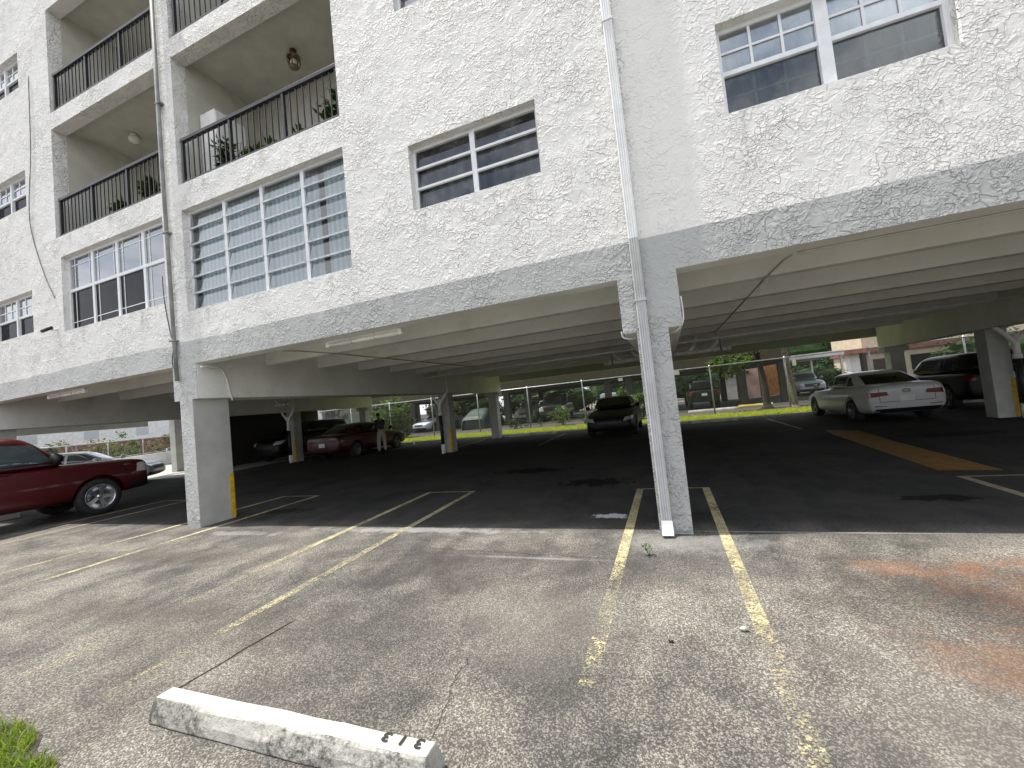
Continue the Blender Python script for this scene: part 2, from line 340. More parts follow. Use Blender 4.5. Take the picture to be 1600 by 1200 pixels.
# --- asphalt
def asphalt():
    t = NT('worn_asphalt'); t.gxyz = t.xyz(); X, Y, _ = t.gxyz
    big = t.noise(.55, 5, .6, .8); mid = t.noise(2.3, 6, .65, .5)
    streak = t.noise(1.0, 5, .6, .3, v=t.map(sc=(2.4, .45, 1), rot=(0, 0, R(10))))
    wear = t.math('ADD', t.math('ADD', t.math('MULTIPLY', big, .45), t.math('MULTIPLY', mid, .33)), t.math('MULTIPLY', streak, .25))
    # the open lot in front is old and bleached, shade under and behind the building is painted in
    painted_shade = t.ramp(t.math('ADD', Y, t.math('MULTIPLY', t.math('SUBTRACT', t.noise(1.6, 5), .5), .9)), -.35, .55)
    painted_shade = t.math('MULTIPLY', painted_shade, t.math('ADD', t.ramp(Y, 40, 44, 1, 0), t.ramp(X, -24, -22, 1, 0), clamp=True))
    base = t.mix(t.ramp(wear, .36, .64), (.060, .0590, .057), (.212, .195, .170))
    base = t.mix(t.math('MULTIPLY', painted_shade, .8), base, (.022, .023, .0245))
    cell = t.voro(140, out='Color'); sp = t.n('ShaderNodeSeparateColor'); t.L(cell, sp.inputs[0])
    cd = t.voro(140); 
    stone = t.ramp(sp.outputs[0], .25, .95)
    spk = t.math('ADD', .60, t.math('MULTIPLY', t.math('POWER', stone, 2.0), 1.25))
    spk2 = t.math('ADD', .78, t.math('MULTIPLY', t.ramp(t.noise(75, 4, .65), .35, .65), .46))
    spk = t.math('MULTIPLY', spk, spk2)
    tame = t.math('SUBTRACT', 1, t.math('MULTIPLY', painted_shade, .72))
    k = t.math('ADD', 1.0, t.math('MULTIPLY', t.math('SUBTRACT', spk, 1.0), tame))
    cc = t.n('ShaderNodeCombineColor'); [t.L(k, cc.inputs[i]) for i in range(3)]
    base = t.mix(1.0, base, cc.outputs[0], 'MULTIPLY')
    wp = t.math('MULTIPLY', t.math('SUBTRACT', t.noise(2.4, 6, .7), .5), 2.2)
    wps = t.math('MULTIPLY', t.math('SUBTRACT', t.noise(4, 7, .75), .5), 4.2)
    def lay(b, m, f, c): return t.mix(t.math('MULTIPLY', m, f), b, c)
    # dark tyre / old seal patch in the bay centre
    base = lay(base, t.blob(-1.75, -1.0, 1.5, .7, wp, .9), .50, (.052, .042, .043))
    base = lay(base, t.blob(.2, -.8, 1.6, .5, wp, .9), .5, (.046, .046, .047))
    base = lay(base, t.blob(-3.4, -2.7, 1.3, .7, wp, .9), .25, (.12, .10, .082))
    base = lay(base, t.blob(-.5, -2.3, .5, .7, wp, .9), .35, (.055, .053, .05))
    base = lay(base, t.blob(-.9, -1.9, .7, .6, wp, .9), .30, (.21, .19, .165))
    base = lay(base, t.blob(1.35, -2.6, .7, .9, wp, .9), .30, (.20, .18, .16))
    base = lay(base, t.blob(-2.0, -2.5, .8, .9, wp), .30, (.05, .047, .045))
    base = lay(base, t.blob(2.3, -1.3, 1.4, 1.0, wp), .42, (.055, .042, .034))
    base = lay(base, t.blob(-6, -1.2, 3.0, .30, wp, .8, ang=.1), .5, (.055, .046, .04))
    base = lay(base, t.blob(-8, -.3, 3.4, .22, wp, .8, ang=.06), .4, (.06, .055, .05))
    base = lay(base, t.blob(-4.2, -2.3, 2.2, .28, wp, .8, ang=.12), .4, (.06, .05, .043))
    base = lay(base, t.blob(-5.0, -.45, 1.8, .30, wp, .8), .35, (.055, .055, .056))
    trk = t.math('MULTIPLY', painted_shade, t.ramp(t.noise(1.0, 6, .65, .6, v=t.map(sc=(.6, 2.2, 1), rot=(0, 0, R(-8)))), .50, .72)); base = lay(base, trk, .30, (.055, .056, .058))
    # rust
    base = lay(base, t.blob(1.75, -.72, .42, .17, wps, .9), .30, (.30, .12, .05))
    base = lay(base, t.blob(2.75, -.60, .50, .22, wps, .9), .34, (.32, .125, .05))
    base = lay(base, t.blob(2.5, -1.0, .7, .4, wps, .8), .30, (.22, .085, .03))
    base = lay(base, t.blob(1.75, -1.95, .45, .35, wps, .9), .26, (.29, .13, .055))
    # oil
    for (a, b, c, d, f) in ((-2.86, 4.2, .75, .32, .85), (-1.15, 2.75, .62, .30, .85), (2.95, 1.35, .32, .14, .85), (-6.6, 1.0, .5, .2, .5), (5.6, 6.5, .9, .4, .6)):
        base = lay(base, t.blob(a, b, c, d, wps, .25), f, (.006, .006, .007))
    # lime / paint splashes
    base = lay(base, t.blob(-.62, .66, .22, .10, wps, .35), .85, (.52, .55, .58))
    base = lay(base, t.blob(-3.1, .02, 1.7, .10, wps, .6), .38, (.42, .42, .42))
    base = lay(base, t.blob(-6.2, -.25, .8, .10, wps, .6), .30, (.42, .42, .42))
    base = lay(base, t.blob(-1.2, -.78, .85, .03, t.math('MULTIPLY', wps, .6), .8), .3, (.42, .42, .40))
    base = lay(base, t.blob(1.3, .10, 1.3, .018, t.math('MULTIPLY', wps, .3), .6), .4, (.45, .45, .45))
    base = lay(base, t.blob(.25, -.22, .75, .30, wps, .7), .30, (.34, .34, .34))
    # cracks
    def crack(x0, y0, x1, y1, w, amp=.03, sc=4.0):
        L_ = math.hypot(x1-x0, y1-y0); a = math.atan2(y1-y0, x1-x0)
        m = t.n('ShaderNodeVectorRotate'); m.rotation_type = 'Z_AXIS'; t.L(t.map(loc=(-x0, -y0, 0)), m.inputs[0]); m.inputs['Angle'].default_value = -a
        q = t.xyz(m.outputs[0]); off = t.math('MULTIPLY', t.math('SUBTRACT', t.noise(sc, 5, .6), .5), amp*2)
        d = t.math('ABSOLUTE', t.math('ADD', q[1], off))
        inr = t.math('MULTIPLY', t.ramp(q[0], -.02, .05), t.ramp(q[0], L_-.15, L_, 1, 0))
        return t.math('MULTIPLY', t.ramp(d, w*.4, w, 1, 0), inr)
    dot = t.math('MULTIPLY', t.ramp(t.voro(2.6), .012, .022, 1, 0), painted_shade); base = t.mix(t.math('MULTIPLY', dot, .8), base, (.30, .30, .29))
    cr = crack(-2.84, -3.12, -2.78, -2.15, .013)
    for a in ((-1.02, -3.1, -1.15, -2.3, .006), (-3.9, -2.9, -3.3, -1.2, .005), (-5.5, -2.0, -4.4, -.6, .005), (-.5, -.72, -2.6, -.60, .006), (-9.5, -1.4, -7.2, -1.1, .006)):
        cr = t.math('MAXIMUM', cr, t.math('MULTIPLY', crack(*a, amp=.06, sc=5), .45))
    base = t.mix(t.math('MULTIPLY', cr, .9), base, (.012, .011, .010))
    # paler concrete apron and street beyond the left end of the building
    out = t.math('MULTIPLY', t.ramp(X, -17.0, -16.2, 1, 0), t.math('MULTIPLY', t.ramp(Y, 5.6, 6.2), t.ramp(Y, 11, 12, 1, 0))); base = t.mix(out, base, t.mix(mid, (.30, .29, .27), (.44, .43, .40)))
    t.set(col=base, rough=.88, spec=t.ramp(painted_shade, 0, 1, .25, .10))
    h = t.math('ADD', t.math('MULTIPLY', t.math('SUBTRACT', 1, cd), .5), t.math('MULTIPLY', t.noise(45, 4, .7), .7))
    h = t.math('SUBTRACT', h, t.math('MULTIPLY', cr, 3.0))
    h = t.math('MULTIPLY', h, t.math('SUBTRACT', 1, t.math('MULTIPLY', painted_shade, .6)))
    t.bump(h, .007)
    return t.m
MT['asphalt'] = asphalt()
def linepaint(name, col, worn):
    t = NT(name); t.gxyz = t.xyz()
    nz = t.noise(20, 6, .72); big = t.noise(1.6, 3); sp = t.voro(105, out='Color'); q = t.n('ShaderNodeSeparateColor'); t.L(sp, q.inputs[0])
    y = t.gxyz[1]
    keep = t.math('ADD', t.math('ADD', t.math('MULTIPLY', nz, .55), t.math('MULTIPLY', big, .55)), t.math('MULTIPLY', q.outputs[0], .22))
    keep = t.math('ADD', keep, t.ramp(y, -2.9, .2, -.08, .16, False))
    f = t.math('MULTIPLY', t.ramp(keep, worn-.06, worn+.16), .92)
    c = t.mix(t.ramp(t.noise(7, 5, .6), .3, .7), tuple(a*.62 for a in col), col)
    t.set(col=c, rough=.75, spec=.3)
    tr = t.n('ShaderNodeBsdfTransparent'); ms = t.n('ShaderNodeMixShader'); t.L(f, ms.inputs[0]); t.L(tr.outputs[0], ms.inputs[1]); t.L(t.p.outputs[0], ms.inputs[2]); t.L(ms.outputs[0], t.out.inputs[0])
    return t.m
MT['line'] = linepaint('worn_yellow_paint', (.58, .52, .31), .665)
MT['line_thin'] = linepaint('thin_worn_yellow_paint', (.52, .47, .30), .675)
MT['line_old'] = linepaint('faded_cream_paint', (.36, .30, .22), .52)
MT['orange_stripe'] = linepaint('faded_orange_paint', (.31, .165, .04), .50)
def stopmat():
    t = NT('white_painted_concrete'); x, y, z = t.xyz()
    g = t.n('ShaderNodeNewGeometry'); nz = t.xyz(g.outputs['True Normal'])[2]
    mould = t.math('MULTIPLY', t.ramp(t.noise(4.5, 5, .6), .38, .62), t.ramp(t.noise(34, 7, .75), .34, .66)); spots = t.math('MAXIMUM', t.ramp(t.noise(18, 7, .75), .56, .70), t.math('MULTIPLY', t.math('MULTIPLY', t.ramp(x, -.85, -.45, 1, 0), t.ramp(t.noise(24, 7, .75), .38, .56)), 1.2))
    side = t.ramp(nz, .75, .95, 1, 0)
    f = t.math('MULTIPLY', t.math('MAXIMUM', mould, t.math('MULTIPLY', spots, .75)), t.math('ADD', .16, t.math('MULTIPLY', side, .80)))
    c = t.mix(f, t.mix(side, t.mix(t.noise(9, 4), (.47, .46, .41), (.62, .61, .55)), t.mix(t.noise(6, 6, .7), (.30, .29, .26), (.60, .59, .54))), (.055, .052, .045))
    t.set(col=c, rough=.8, spec=.25); t.bump(t.math('ADD', t.noise(30, 5, .7), t.math('MULTIPLY', t.noise(6, 3), 1.2)), .012); return t.m
MT['stop'] = stopmat()
MT['stop_grey'] = plain('grey_concrete_stop', (.50, .49, .46), .85, var=.25, vsc=4, bump=.005)
MT['stop_yellow'] = plain('yellow_painted_stop', (.62, .46, .10), .8, var=.2, vsc=4)

# ------------------------------------------------------------------ ground
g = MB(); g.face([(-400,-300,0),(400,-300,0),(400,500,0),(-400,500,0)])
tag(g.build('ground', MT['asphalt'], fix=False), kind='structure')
def line(poly, mat, z=.004):
    b = MB(); b.face([(p[0], p[1], z) for p in poly]); o = b.build('parking_line', mat, fix=False); tag(o, kind='structure'); return o
def bar(x0, y0, x1, y1, w, mat, z=.004):
    d = Vector((x1-x0, y1-y0)).normalized()*(w/2); n = Vector((-d.y, d.x))
    return line([(x0+n.x, y0+n.y), (x0-n.x, y0-n.y), (x1-n.x, y1-n.y), (x1+n.x, y1+n.y)], mat, z)
def pair(xa, xb, ytop, ybot, mat, w=.10, xa2=None, xb2=None):
    bar(xa, ytop, xa2 if xa2 is not None else xa, ybot, w, mat); bar(xb, ytop, xb2 if xb2 is not None else xb, ybot, w, mat)
    bar(xa-w/2, ytop+.032, xb+w/2, ytop+.032, .06, MT['line_old'])
bar(-.345, 2.08, -.37, -2.5, .10, MT['line']); bar(.605, 2.08, .60, -3.6, .10, MT['line']); bar(-.395, 2.112, .655, 2.112, .06, MT['line_old'])
pair(-4.30, -3.36, 2.2, -3.2, MT['line_thin'], xa2=-4.2, xb2=-3.25)
pair(-8.08, -7.10, 2.15, -3.0, MT['line_thin'], xa2=-8.35)
pair(3.70, 4.62, 2.38, -2.5, MT['line_old'])
pair(-12.0, -11.1, 2.0, -2.0, MT['line_old'])
for x in (-12.0, -8.1, -4.2, -.3, 3.7): bar(x, 9.2, x, 13.4, .08, MT['line_old'])
st_ = line([(3.68, 2.86), (4.30, 2.74), (4.44, 5.8), (4.62, 8.0), (4.06, 8.5), (3.93, 7.6), (3.74, 4.2)], MT['orange_stripe'])
st_.name = 'painted_stripe'

# ------------------------------------------------------------------ apartment building
B = empty('apartment_building'); tag(B, 'white stucco apartment block with grey band, balconies and open parking under it', 'apartment building')
PX = [-21.105, -13.355-2.0, -7.605, .145, 7.895, 15.645, 23.395, 31.145]      # pillar centre lines
XL, XR, ZT = -21.6, 31.6, 12.3
HW, PW = .31, .165
def wall_grid(holes, x0, x1, z0, z1, y0, name, mat, parent):
    """front sheet at y0 with openings (hx0,hx1,hz0,hz1,depth) and their reveals"""
    xs = sorted({x0, x1, *[h[0] for h in holes], *[h[1] for h in holes]}); zs = sorted({z0, z1, *[h[2] for h in holes], *[h[3] for h in holes]})
    def hole(i, k):
        if not (0 <= i < len(xs)-1 and 0 <= k < len(zs)-1): return None
        cx, cz = (xs[i]+xs[i+1])/2, (zs[k]+zs[k+1])/2
        for h in holes:
            if h[0] < cx < h[1] and h[2] < cz < h[3]: return h
        return None
    b = MB()
    for i in range(len(xs)-1):
        for k in range(len(zs)-1):
            xa, xb, za, zb = xs[i], xs[i+1], zs[k], zs[k+1]
            if hole(i, k): continue
            b.face([(xa,y0,za),(xb,y0,za),(xb,y0,zb),(xa,y0,zb)])
            for (di, dk, p, q) in ((1,0,(xb,za),(xb,zb)), (-1,0,(xa,zb),(xa,za)), (0,1,(xb,zb),(xa,zb)), (0,-1,(xa,za),(xb,za))):
                h = hole(i+di, k+dk)
                if h: b.face([(p[0],y0,p[1]),(p[0],y0+h[4],p[1]),(q[0],y0+h[4],q[1]),(q[0],y0,q[1])])
    o = b.build(name, mat, parent, fix=False); return o
holes = []
for a, c in zip(PX[:-1], PX[1:]):
    holes.append((a+HW, c-HW, 2.2, 2.815, .006)); holes.append((a+PW, c-PW, 0, 2.2, .006))
# openings of the façade
BALC = [(-11.43, -7.93), (-7.45, -3.80)]
for x0, x1 in BALC:
    holes.append((x0, x1, 6.02, 8.40, .24)); holes.append((x0, x1, 8.76, 11.10, .24))
LSL, BJ = (-11.29, -7.95, 4.0, 5.58), (-7.41, -3.80, 3.73, 5.55)
W1, W2 = (-2.70, -.88, 4.29, 5.20), (1.11, 2.98, 4.30, 5.27)
TOPW = (-2.72, -.88, 7.13, 8.05); TOPW2 = (1.11, 2.98, 7.13, 8.1)
LW = [(-14.35, -12.48, 4.18, 5.11), (-14.35, -12.55, 7.02, 7.86), (-14.35, -12.66, 9.82, 10.66)]
for h in (LSL, BJ, W1, W2, TOPW, TOPW2, *LW): holes.append(h+(.17,))
wall_grid(holes, XL, XR, 0, ZT, 0, 'facade_wall', MT['stucco'], B)
# pillars: backs and inner faces; the heads run back as beams
for i, x in enumerate(PX):
    depth = 13.9 if i > 0 else 6.4
    b = MB(); b.box(x-HW, x+HW, .006, depth, 2.2, 3.18); b.build('ceiling_beam', MT['soffit'], B, .012)
    b = MB(); b.box(x-PW, x+PW, .006, .62, 0, 2.197)
    c = b.build('column', MT['column'], B)
    if i in (2, 3, 4): 
        gz = MB(); gz.box(x+PW-.006, x+PW+.005, .54, .628, .02, .80); gz.box(x+PW-.09, x+PW+.005, .62, .631, .02, .80); gz.build('corner_guard', MT['yellow'], c)
    ys = (9.0, 13.6) if i > 0 else (6.2,)
    if i == 0:
        b = MB(); b.box(x-.72, x-.42, 6.43, 8.2, 2.78, 3.0); b.build('ceiling_beam', MT['soffit'], B)
    for y in ys:
        if i == 0: x, y = x-.57, 8.0
        b = MB(); b.box(x-.20, x+.20, y-.2, y+.2, 0, 2.197 if i else 2.779)
        if y > 10: b.box(x-.34, x+.34, y-.24, y+.30, 2.02, 2.2-.006)
        c = b.build('column', MT['column'], B, .01)
        if y == 9.0:
            gz = MB(); gz.box(x+.12, x+.206, y-.207, y-.199, .02, .95); gz.box(x+.199, x+.207, y-.2, y-.12, .02, .95); gz.build('corner_guard', MT['yellow'], c)
# fascia backs and joists
for a, c in zip(PX[:-1], PX[1:]):
    end = 13.4 if a > -20 else 6.2
    y = 1.34
    while y < end:
        b = MB(); b.box(a+HW-.01, c-HW+.01, y, y+.16, 2.85, 3.178); b.build('ceiling_joist', MT['soffit'], B, .008); y += 1.34
b = MB()
for a, c in zip(PX[:-1], PX[1:]): b.box(a+HW, c-HW, .006, .24, 2.815, 3.178)
b.build('fascia_beam', MT['soffit'], B)
b = MB(); b.box(PX[1], XR, .1, 14.0, 3.18, 3.30); b.box(XL, PX[1]-.002, .1, 6.6, 3.18, 3.30); b.box(-19.0, PX[1]-.002, 6.602, 14.0, 3.18, 3.30); b.build('floor_slab', MT['soffit'], B)
b = MB(); b.box(-19.0, XR, 13.92, 14.15, 2.66, ZT); b.build('rear_wall', MT['stucco'], B)
b = MB(); b.box(XL, -19.205, 6.42, 6.62, 2.78, ZT); b.build('rear_wall', MT['stucco'], B)
b = MB(); b.box(-19.2, -19.0, 6.42, 7.2, 2.6, ZT); b.box(-19.2, -19.0, 7.201, 13.9, 0, ZT); b.build('sun_block_wall', MT['dark_post'], B)  # lower stretch added to block the sun, coloured dark for the shaded bay
b = MB(); b.box(XL, XL+.2, .02, 6.41, 2.6, ZT); b.build('side_wall', MT['stucco'], B)
b = MB(); b.box(XR-.2, XR-.002, .02, 13.9, 2.6, ZT); b.build('side_wall', MT['stucco'], B)
b = MB(); b.box(-18.99, XR-.21, .02, 13.9, 11.5, 11.8); b.box(XL+.21, -19.0, .02, 6.4, 11.5, 11.8); b.build('roof', MT['concrete'], B)
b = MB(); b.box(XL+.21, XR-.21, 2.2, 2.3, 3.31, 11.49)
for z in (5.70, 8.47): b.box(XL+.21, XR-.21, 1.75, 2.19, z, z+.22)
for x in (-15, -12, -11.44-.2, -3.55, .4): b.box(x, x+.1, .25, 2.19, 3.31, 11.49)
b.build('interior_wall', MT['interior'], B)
# balconies
def balcony(x0, x1, z0, z1):
    b = MB(); D = 1.7; zc = z1+.13
    b.box(x0-.12, x0, .241, D, z0-.15, zc+.1); b.box(x1, x1+.12, .241, D, z0-.15, zc+.1)
    b.box(x0-.12, x1+.12, D+.001, D+.1, z0-.15, zc+.1); b.box(x0+.001, x1-.001, .241, D, zc, zc+.09); b.box(x0+.001, x1-.001, .241, D, z0-.14, z0-.03)
    b.box(x0+.001, x1-.001, .14, .2405, z1+.004, zc+.05)
    o = b.build('balcony', MT['balcony'], B)
    d = MB(); d.box(x1-1.25, x1-.35, D-.04, D-.005, z0+.0, z0+1.35); d.build('balcony_door', MT['black'], o)
    d = MB(); d.box(x1-1.31, x1-1.25, D-.05, D-.003, z0, z0+1.41); d.box(x1-.35, x1-.29, D-.05, D-.003, z0, z0+1.41); d.box(x1-1.25, x1-.35, D-.05, D-.003, z0+1.35, z0+1.41); d.build('door_frame', MT['alu_dull'], o)
for x0, x1 in BALC:
    balcony(x0, x1, 6.02, 8.40); balcony(x0, x1, 8.76, 11.10)
def railing(x0, x1, zb):
    b = MB(); b.box(x0, x1, .035, .105, zb+.82, zb+.88); b.box(x0, x1, .05, .09, zb+.06, zb+.10)
    r = b.build('balcony_railing', MT['rail'], B, .006)
    n = 26; base = None; ps = None
    for i in range(n+1):
        x = x0+.03+(x1-x0-.06)*i/n
        if i % 9 == 0 or i == n:
            if ps is None:
                ps = MB().box(-.022, .022, .046, .094, 0, .82).build('post', MT['rail'], r); ps.location = (x, 0, zb)
            else:
                c = ps.copy(); COL.objects.link(c); c.location = (x, 0, zb)
        else:
            if base is None:
                base = MB().box(-.009, .009, .061, .079, .10, .82).build('baluster', MT['rail'], r); base.location = (x, 0, zb)
            else:
                c = base.copy(); COL.objects.link(c); c.location = (x, 0, zb)
for x0, x1 in BALC:
    railing(x0+.05, x1-.02, 6.0); railing(x0+.05, x1-.02, 8.78)
# windows
def fr(b, x0, x1, z0, z1, t, y0, y1):
    b.box(x0, x0+t, y0, y1, z0, z1); b.box(x1-t, x1, y0, y1, z0, z1); b.box(x0+t, x1-t, y0, y1, z0, z0+t); b.box(x0+t, x1-t, y0, y1, z1-t, z1)
def pane(x0, x1, z0, z1, y, mat, par):
    b = MB(); b.box(x0, x1, y, y+.006, z0, z1); return b.build('pane', mat, par)
def back(x0, x1, z0, z1, y, mat, par, name='blind'):
    b = MB(); b.box(x0, x1, y, y+.02, z0, z1); return b.build(name, mat, par)
# jalousie picture window beside the pillar
x0, x1, z0, z1 = BJ
b = MB(); fr(b, x0, x1, z0, z1, .035, .05, .10)
cw = [x0+.035+(x1-x0-.07)*i/4 for i in range(5)]
for x in cw[1:-1]: b.box(x-.032, x+.032, .045, .102, z0+.035, z1-.035)
win = b.build('window', MT['alu'], B); win.location.y = .06; tag(win, 'large four-bay louvred window')
n = 6
for i in range(4):
    xa, xb = cw[i]+.034*(i > 0), cw[i+1]-.034*(i < 3)
    lb = MB(); pb = MB()
    for k in range(n):
        za, zb = z0+.035+(z1-z0-.07)*k/n, z0+.035+(z1-z0-.07)*(k+1)/n
        pb.face([(xa, .040, za+.010), (xb, .040, za+.010), (xb, .085, zb+.012), (xa, .085, zb+.012)])
        lb.box(xa, xb, .025, .058, za-.004, za+.022)
    lb.build('louvre_frame', MT['alu_dull'], win); pb.build('pane', MT['glass_jal'], win, fix=False)
back(x0+.02, x1-.75, z0, z1, .20, MT['blind'], win); back(x1-.62, x1-.01, z0, z1, .20, MT['blind'], win)
# sliding window left of it
x0, x1, z0, z1 = LSL; zm = z0+.86
b = MB(); fr(b, x0, x1, z0, z1, .05, .045, .10)
cs = [x0+.05, x0+.88, x0+1.72, x0+2.56, x1-.05]
for x in cs[1:-1]: b.box(x-.035, x+.035, .043, .101, z0+.05, z1-.05)
b.box(x0+.05, x1-.05, .04, .098, zm-.03, zm+.03)
win = b.build('window', MT['alu'], B); win.location.y = .06; tag(win, 'wide four-bay window with white frame')
for i in range(4):
    xa, xb = cs[i]+.02, cs[i+1]-.02
    pane(xa, xb, zm+.02, z1-.05, .07, MT['glass'], win)
    pane(xa, xb, z0+.04, zm-.02, .07, MT['glass_screen'] if i < 3 else MT['glass'], win)
    mb = MB()
    for zz in ((z1-.19, ) if True else ()): mb.box(xa, xb, .062, .069, zz-.008, zz+.008)
    for xx in (xa+.14, xb-.12): mb.box(xx-.007, xx+.007, .0615, .069, zm+.03, z1-.05)
    mb.box(xa+.14-.007, xa+.14+.007, .0615, .069, z0+.05, zm-.03); mb.box(xa, xb, .062, .069, z0+.18, z0+.195)
    mb.build('muntin', MT['alu'], win)
back(x0, x1, z0, z1, .35, MT['curtain_dark'], win)
def awning(h, cols, rows, label, mat='glass', cur='curtain_dark'):
    x0, x1, z0, z1 = h; b = MB(); fr(b, x0, x1, z0, z1, .04, .05, .10)
    xs = [x0+.04+(x1-x0-.08)*i/cols for i in range(cols+1)]
    for x in xs[1:-1]: b.box(x-.035, x+.035, .045, .102, z0+.04, z1-.04)
    win = b.build('window', MT['alu'], B); win.location.y = .06; tag(win, label)
    for i in range(cols):
        xa, xb = xs[i]+.035*(i > 0), xs[i+1]-.035*(i < cols-1); lb = MB(); pb = MB()
        for k in range(rows):
            za, zb = z0+.04+(z1-z0-.08)*k/rows, z0+.04+(z1-z0-.08)*(k+1)/rows
            pb.face([(xa, .048, za+.012), (xb, .048, za+.012), (xb, .084, zb+.008), (xa, .084, zb+.008)])
            if k: lb.box(xa, xb, .03, .062, za-.006, za+.026)
        lb.build('louvre_frame', MT['alu'], win); pb.build('pane', MT[mat], win, fix=False)
    back(x0, x1, z0, z1, .3, MT[cur], win)
awning(W1, 2, 3, 'two by three awning window', 'glass_dark', 'curtain_dark')
awning(TOPW, 2, 3, 'upper awning window'); 
def doublehung(h, label, upmat='glass', lomat='glass_dark', units=2, mull=.11):
    x0, x1, z0, z1 = h; b = MB(); fr(b, x0, x1, z0, z1, .045, .045, .10); us = []
    w = (x1-x0-.09-mull*(units-1))/units
    for u in range(units):
        xa = x0+.045+u*(w+mull); us.append((xa, xa+w))
        if u: b.box(xa-mull, xa, .03, .103, z0+.045, z1-.045)
    zm = z0+(z1-z0)*.5
    for xa, xb in us: b.box(xa, xb, .046, .095, zm-.022, zm+.026)
    win = b.build('window', MT['alu'], B); win.location.y = .06; tag(win, label)
    for xa, xb in us:
        pane(xa, xb, zm+.02, z1-.045, .07, MT[upmat], win); pane(xa, xb, z0+.04, zm-.02, .082, MT[lomat], win)
        m = MB(); l = MB()
        for q in (1, 2):
            x = xa+(xb-xa)*q/3; m.box(x-.012, x+.012, .058, .069, zm+.026, z1-.045); l.box(x-.012, x+.012, .089, .098, z0+.045, zm-.022)
        zz = (zm+z1)/2-.01; m.box(xa, xb, .0575, .0685, zz-.011, zz+.011); zz = (zm+z0)/2; l.box(xa, xb, .0895, .0985, zz-.011, zz+.011)
        m.build('muntin', MT['alu'], win); l.build('muntin', MT['alu_dull'], win)
    back(x0, x1, z0, z1, .22, MT['curtain'], win)
doublehung(W2, 'double-hung window pair with dark lower screens')
doublehung(TOPW2, 'upper double-hung window pair')
for h in LW: doublehung(h, 'white framed window of the left wing', 'glass', 'glass_screen', 2, .06)
# downspouts (parts of the building)
def downspout():
    b = MB(); w, d = .052, .075; prof = []
    nx = 9
    pts = [(-w, -.012)]+[(-w, -d)]
    for i in range(1, nx): pts.append((-w+2*w*i/nx, -d-(.006 if i % 2 else -.002)))
    pts += [(w, -d), (w, -.012)]
    x = .062
    b.prism([(p[0]+x, p[1]) for p in pts], 'z', 3.22, ZT-.3)
    up = b.build('downspout', MT['white_pipe'], B); tag(up, 'white fluted downspout above, grey below the paint line')
    b = MB(); b.prism([(p[0]+x, p[1]) for p in pts], 'z', .16, 3.219); b.build('lower_pipe', MT['grey_pipe'], up)
    # elbow kicking out
    b = MB(); rings = []
    for (yo, z, tilt) in ((0, .165, 0), (-.01, .10, .35), (-.055, .035, .85), (-.10, .008, .85)):
        ring = []
        for (px, py) in ((-w-.004, .0), (-w-.004, -.07), (w+.004, -.07), (w+.004, 0)):
            yy = -.010+yo+py*math.cos(tilt); zz = z-py*math.sin(tilt)*.5
            ring.append((x+px, yy, max(zz, .006)))
        rings.append(ring)
    for r0, r1 in zip(rings, rings[1:]):
        for k in range(4): b.face([r0[k], r0[(k+1)%4], r1[(k+1)%4], r1[k]])
    b.build('elbow', MT['white_pipe'], up)
    for z in (5.72, 2.52):
        b = MB(); b.box(x-w-.012, x+w+.012, -d-.012, -.0, z, z+.022); b.build('strap', MT['white_pipe'] if z > 3.2 else MT['grey_pipe'], up)
    b = MB(); b.tube([(-7.78, -.05, ZT-.3), (-7.77, -.05, 6), (-7.74, -.05, 3.4), (-7.735, -.045, 2.55)], .031, 12)
    gp = b.build('downspout', MT['old_pipe'], B); tag(gp, 'round grey pipe on the pier between the balconies')
    for z in (10.2, 7.6, 5.2, 3.25):
        b = MB(); b.box(-7.83, -7.69, -.085, -.001, z, z+.025); b.build('strap', MT['old_pipe'], gp)
downspout()

# ------------------------------------------------------------------ things fixed to or hung from the building
def tubething(name, pts, r, mat, label, cat, group=None, n=8):
    b = MB(); b.tube(pts, r, n); return tag(b.build(name, mat), label, cat, group)
def curve(pts, n=6):
    P = [Vector(p) for p in pts]; out = []
    for i in range(len(P)-1):
        a, b_, c, d = P[max(i-1, 0)], P[i], P[i+1], P[min(i+2, len(P)-1)]
        for k in range(n):
            t = k/n; out.append(.5*((2*b_)+(-a+c)*t+(2*a-5*b_+4*c-d)*t*t+(-a+3*b_-3*c+d)*t**3))
    out.append(P[-1]); return out
def light_fixture(x0, x1, y, z, label):
    r = empty('fluorescent_light', ((x0+x1)/2, y, z)); h = (x1-x0)/2; tag(r, label, 'light fixture', 'strip lights under the fascia')
    MB().box(-h, h, -.035, .035, .035, .07).build('housing', MT['white_pipe'], r, .008)
    b = MB(); b.tube([(-h+.03, 0, .005), (h-.03, 0, .005)], .035, 12); b.build('diffuser', MT['lens'], r)
    for s in (-1, 1):
        b = MB(); b.box(s*h-.035, s*h+.035, -.042, .042, -.034, .06); b.build('end_cap', MT['white_pipe'], r, .015)
    for k in (-.33, .33):
        b = MB(); b.box(k*h-.008, k*h+.008, -.040, .040, -.034, .068); b.build('clip', MT['alu_dull'], r)
light_fixture(-4.62, -3.28, .29, 2.75, 'long strip light under the soffit right of the left pillar')
light_fixture(-12.7, -11.3, .29, 2.75, 'long strip light under the soffit above the red pickup')
tubething('conduit', [(1.60, .275, 2.80), (1.585, .6, 2.832), (1.57, 1.4, 2.838), (1.55, 6.8, 2.838)], .013, MT['conduit'], 'thin conduit crossing the joists right of the middle pillar', 'conduit', 'conduits under the ceiling')
tubething('conduit', [(1.63, .27, 2.802), (1.75, .262, 2.803), (7.5, .262, 2.803)], .014, MT['conduit'], 'thin conduit running along the fascia at top right', 'conduit', 'conduits under the ceiling')
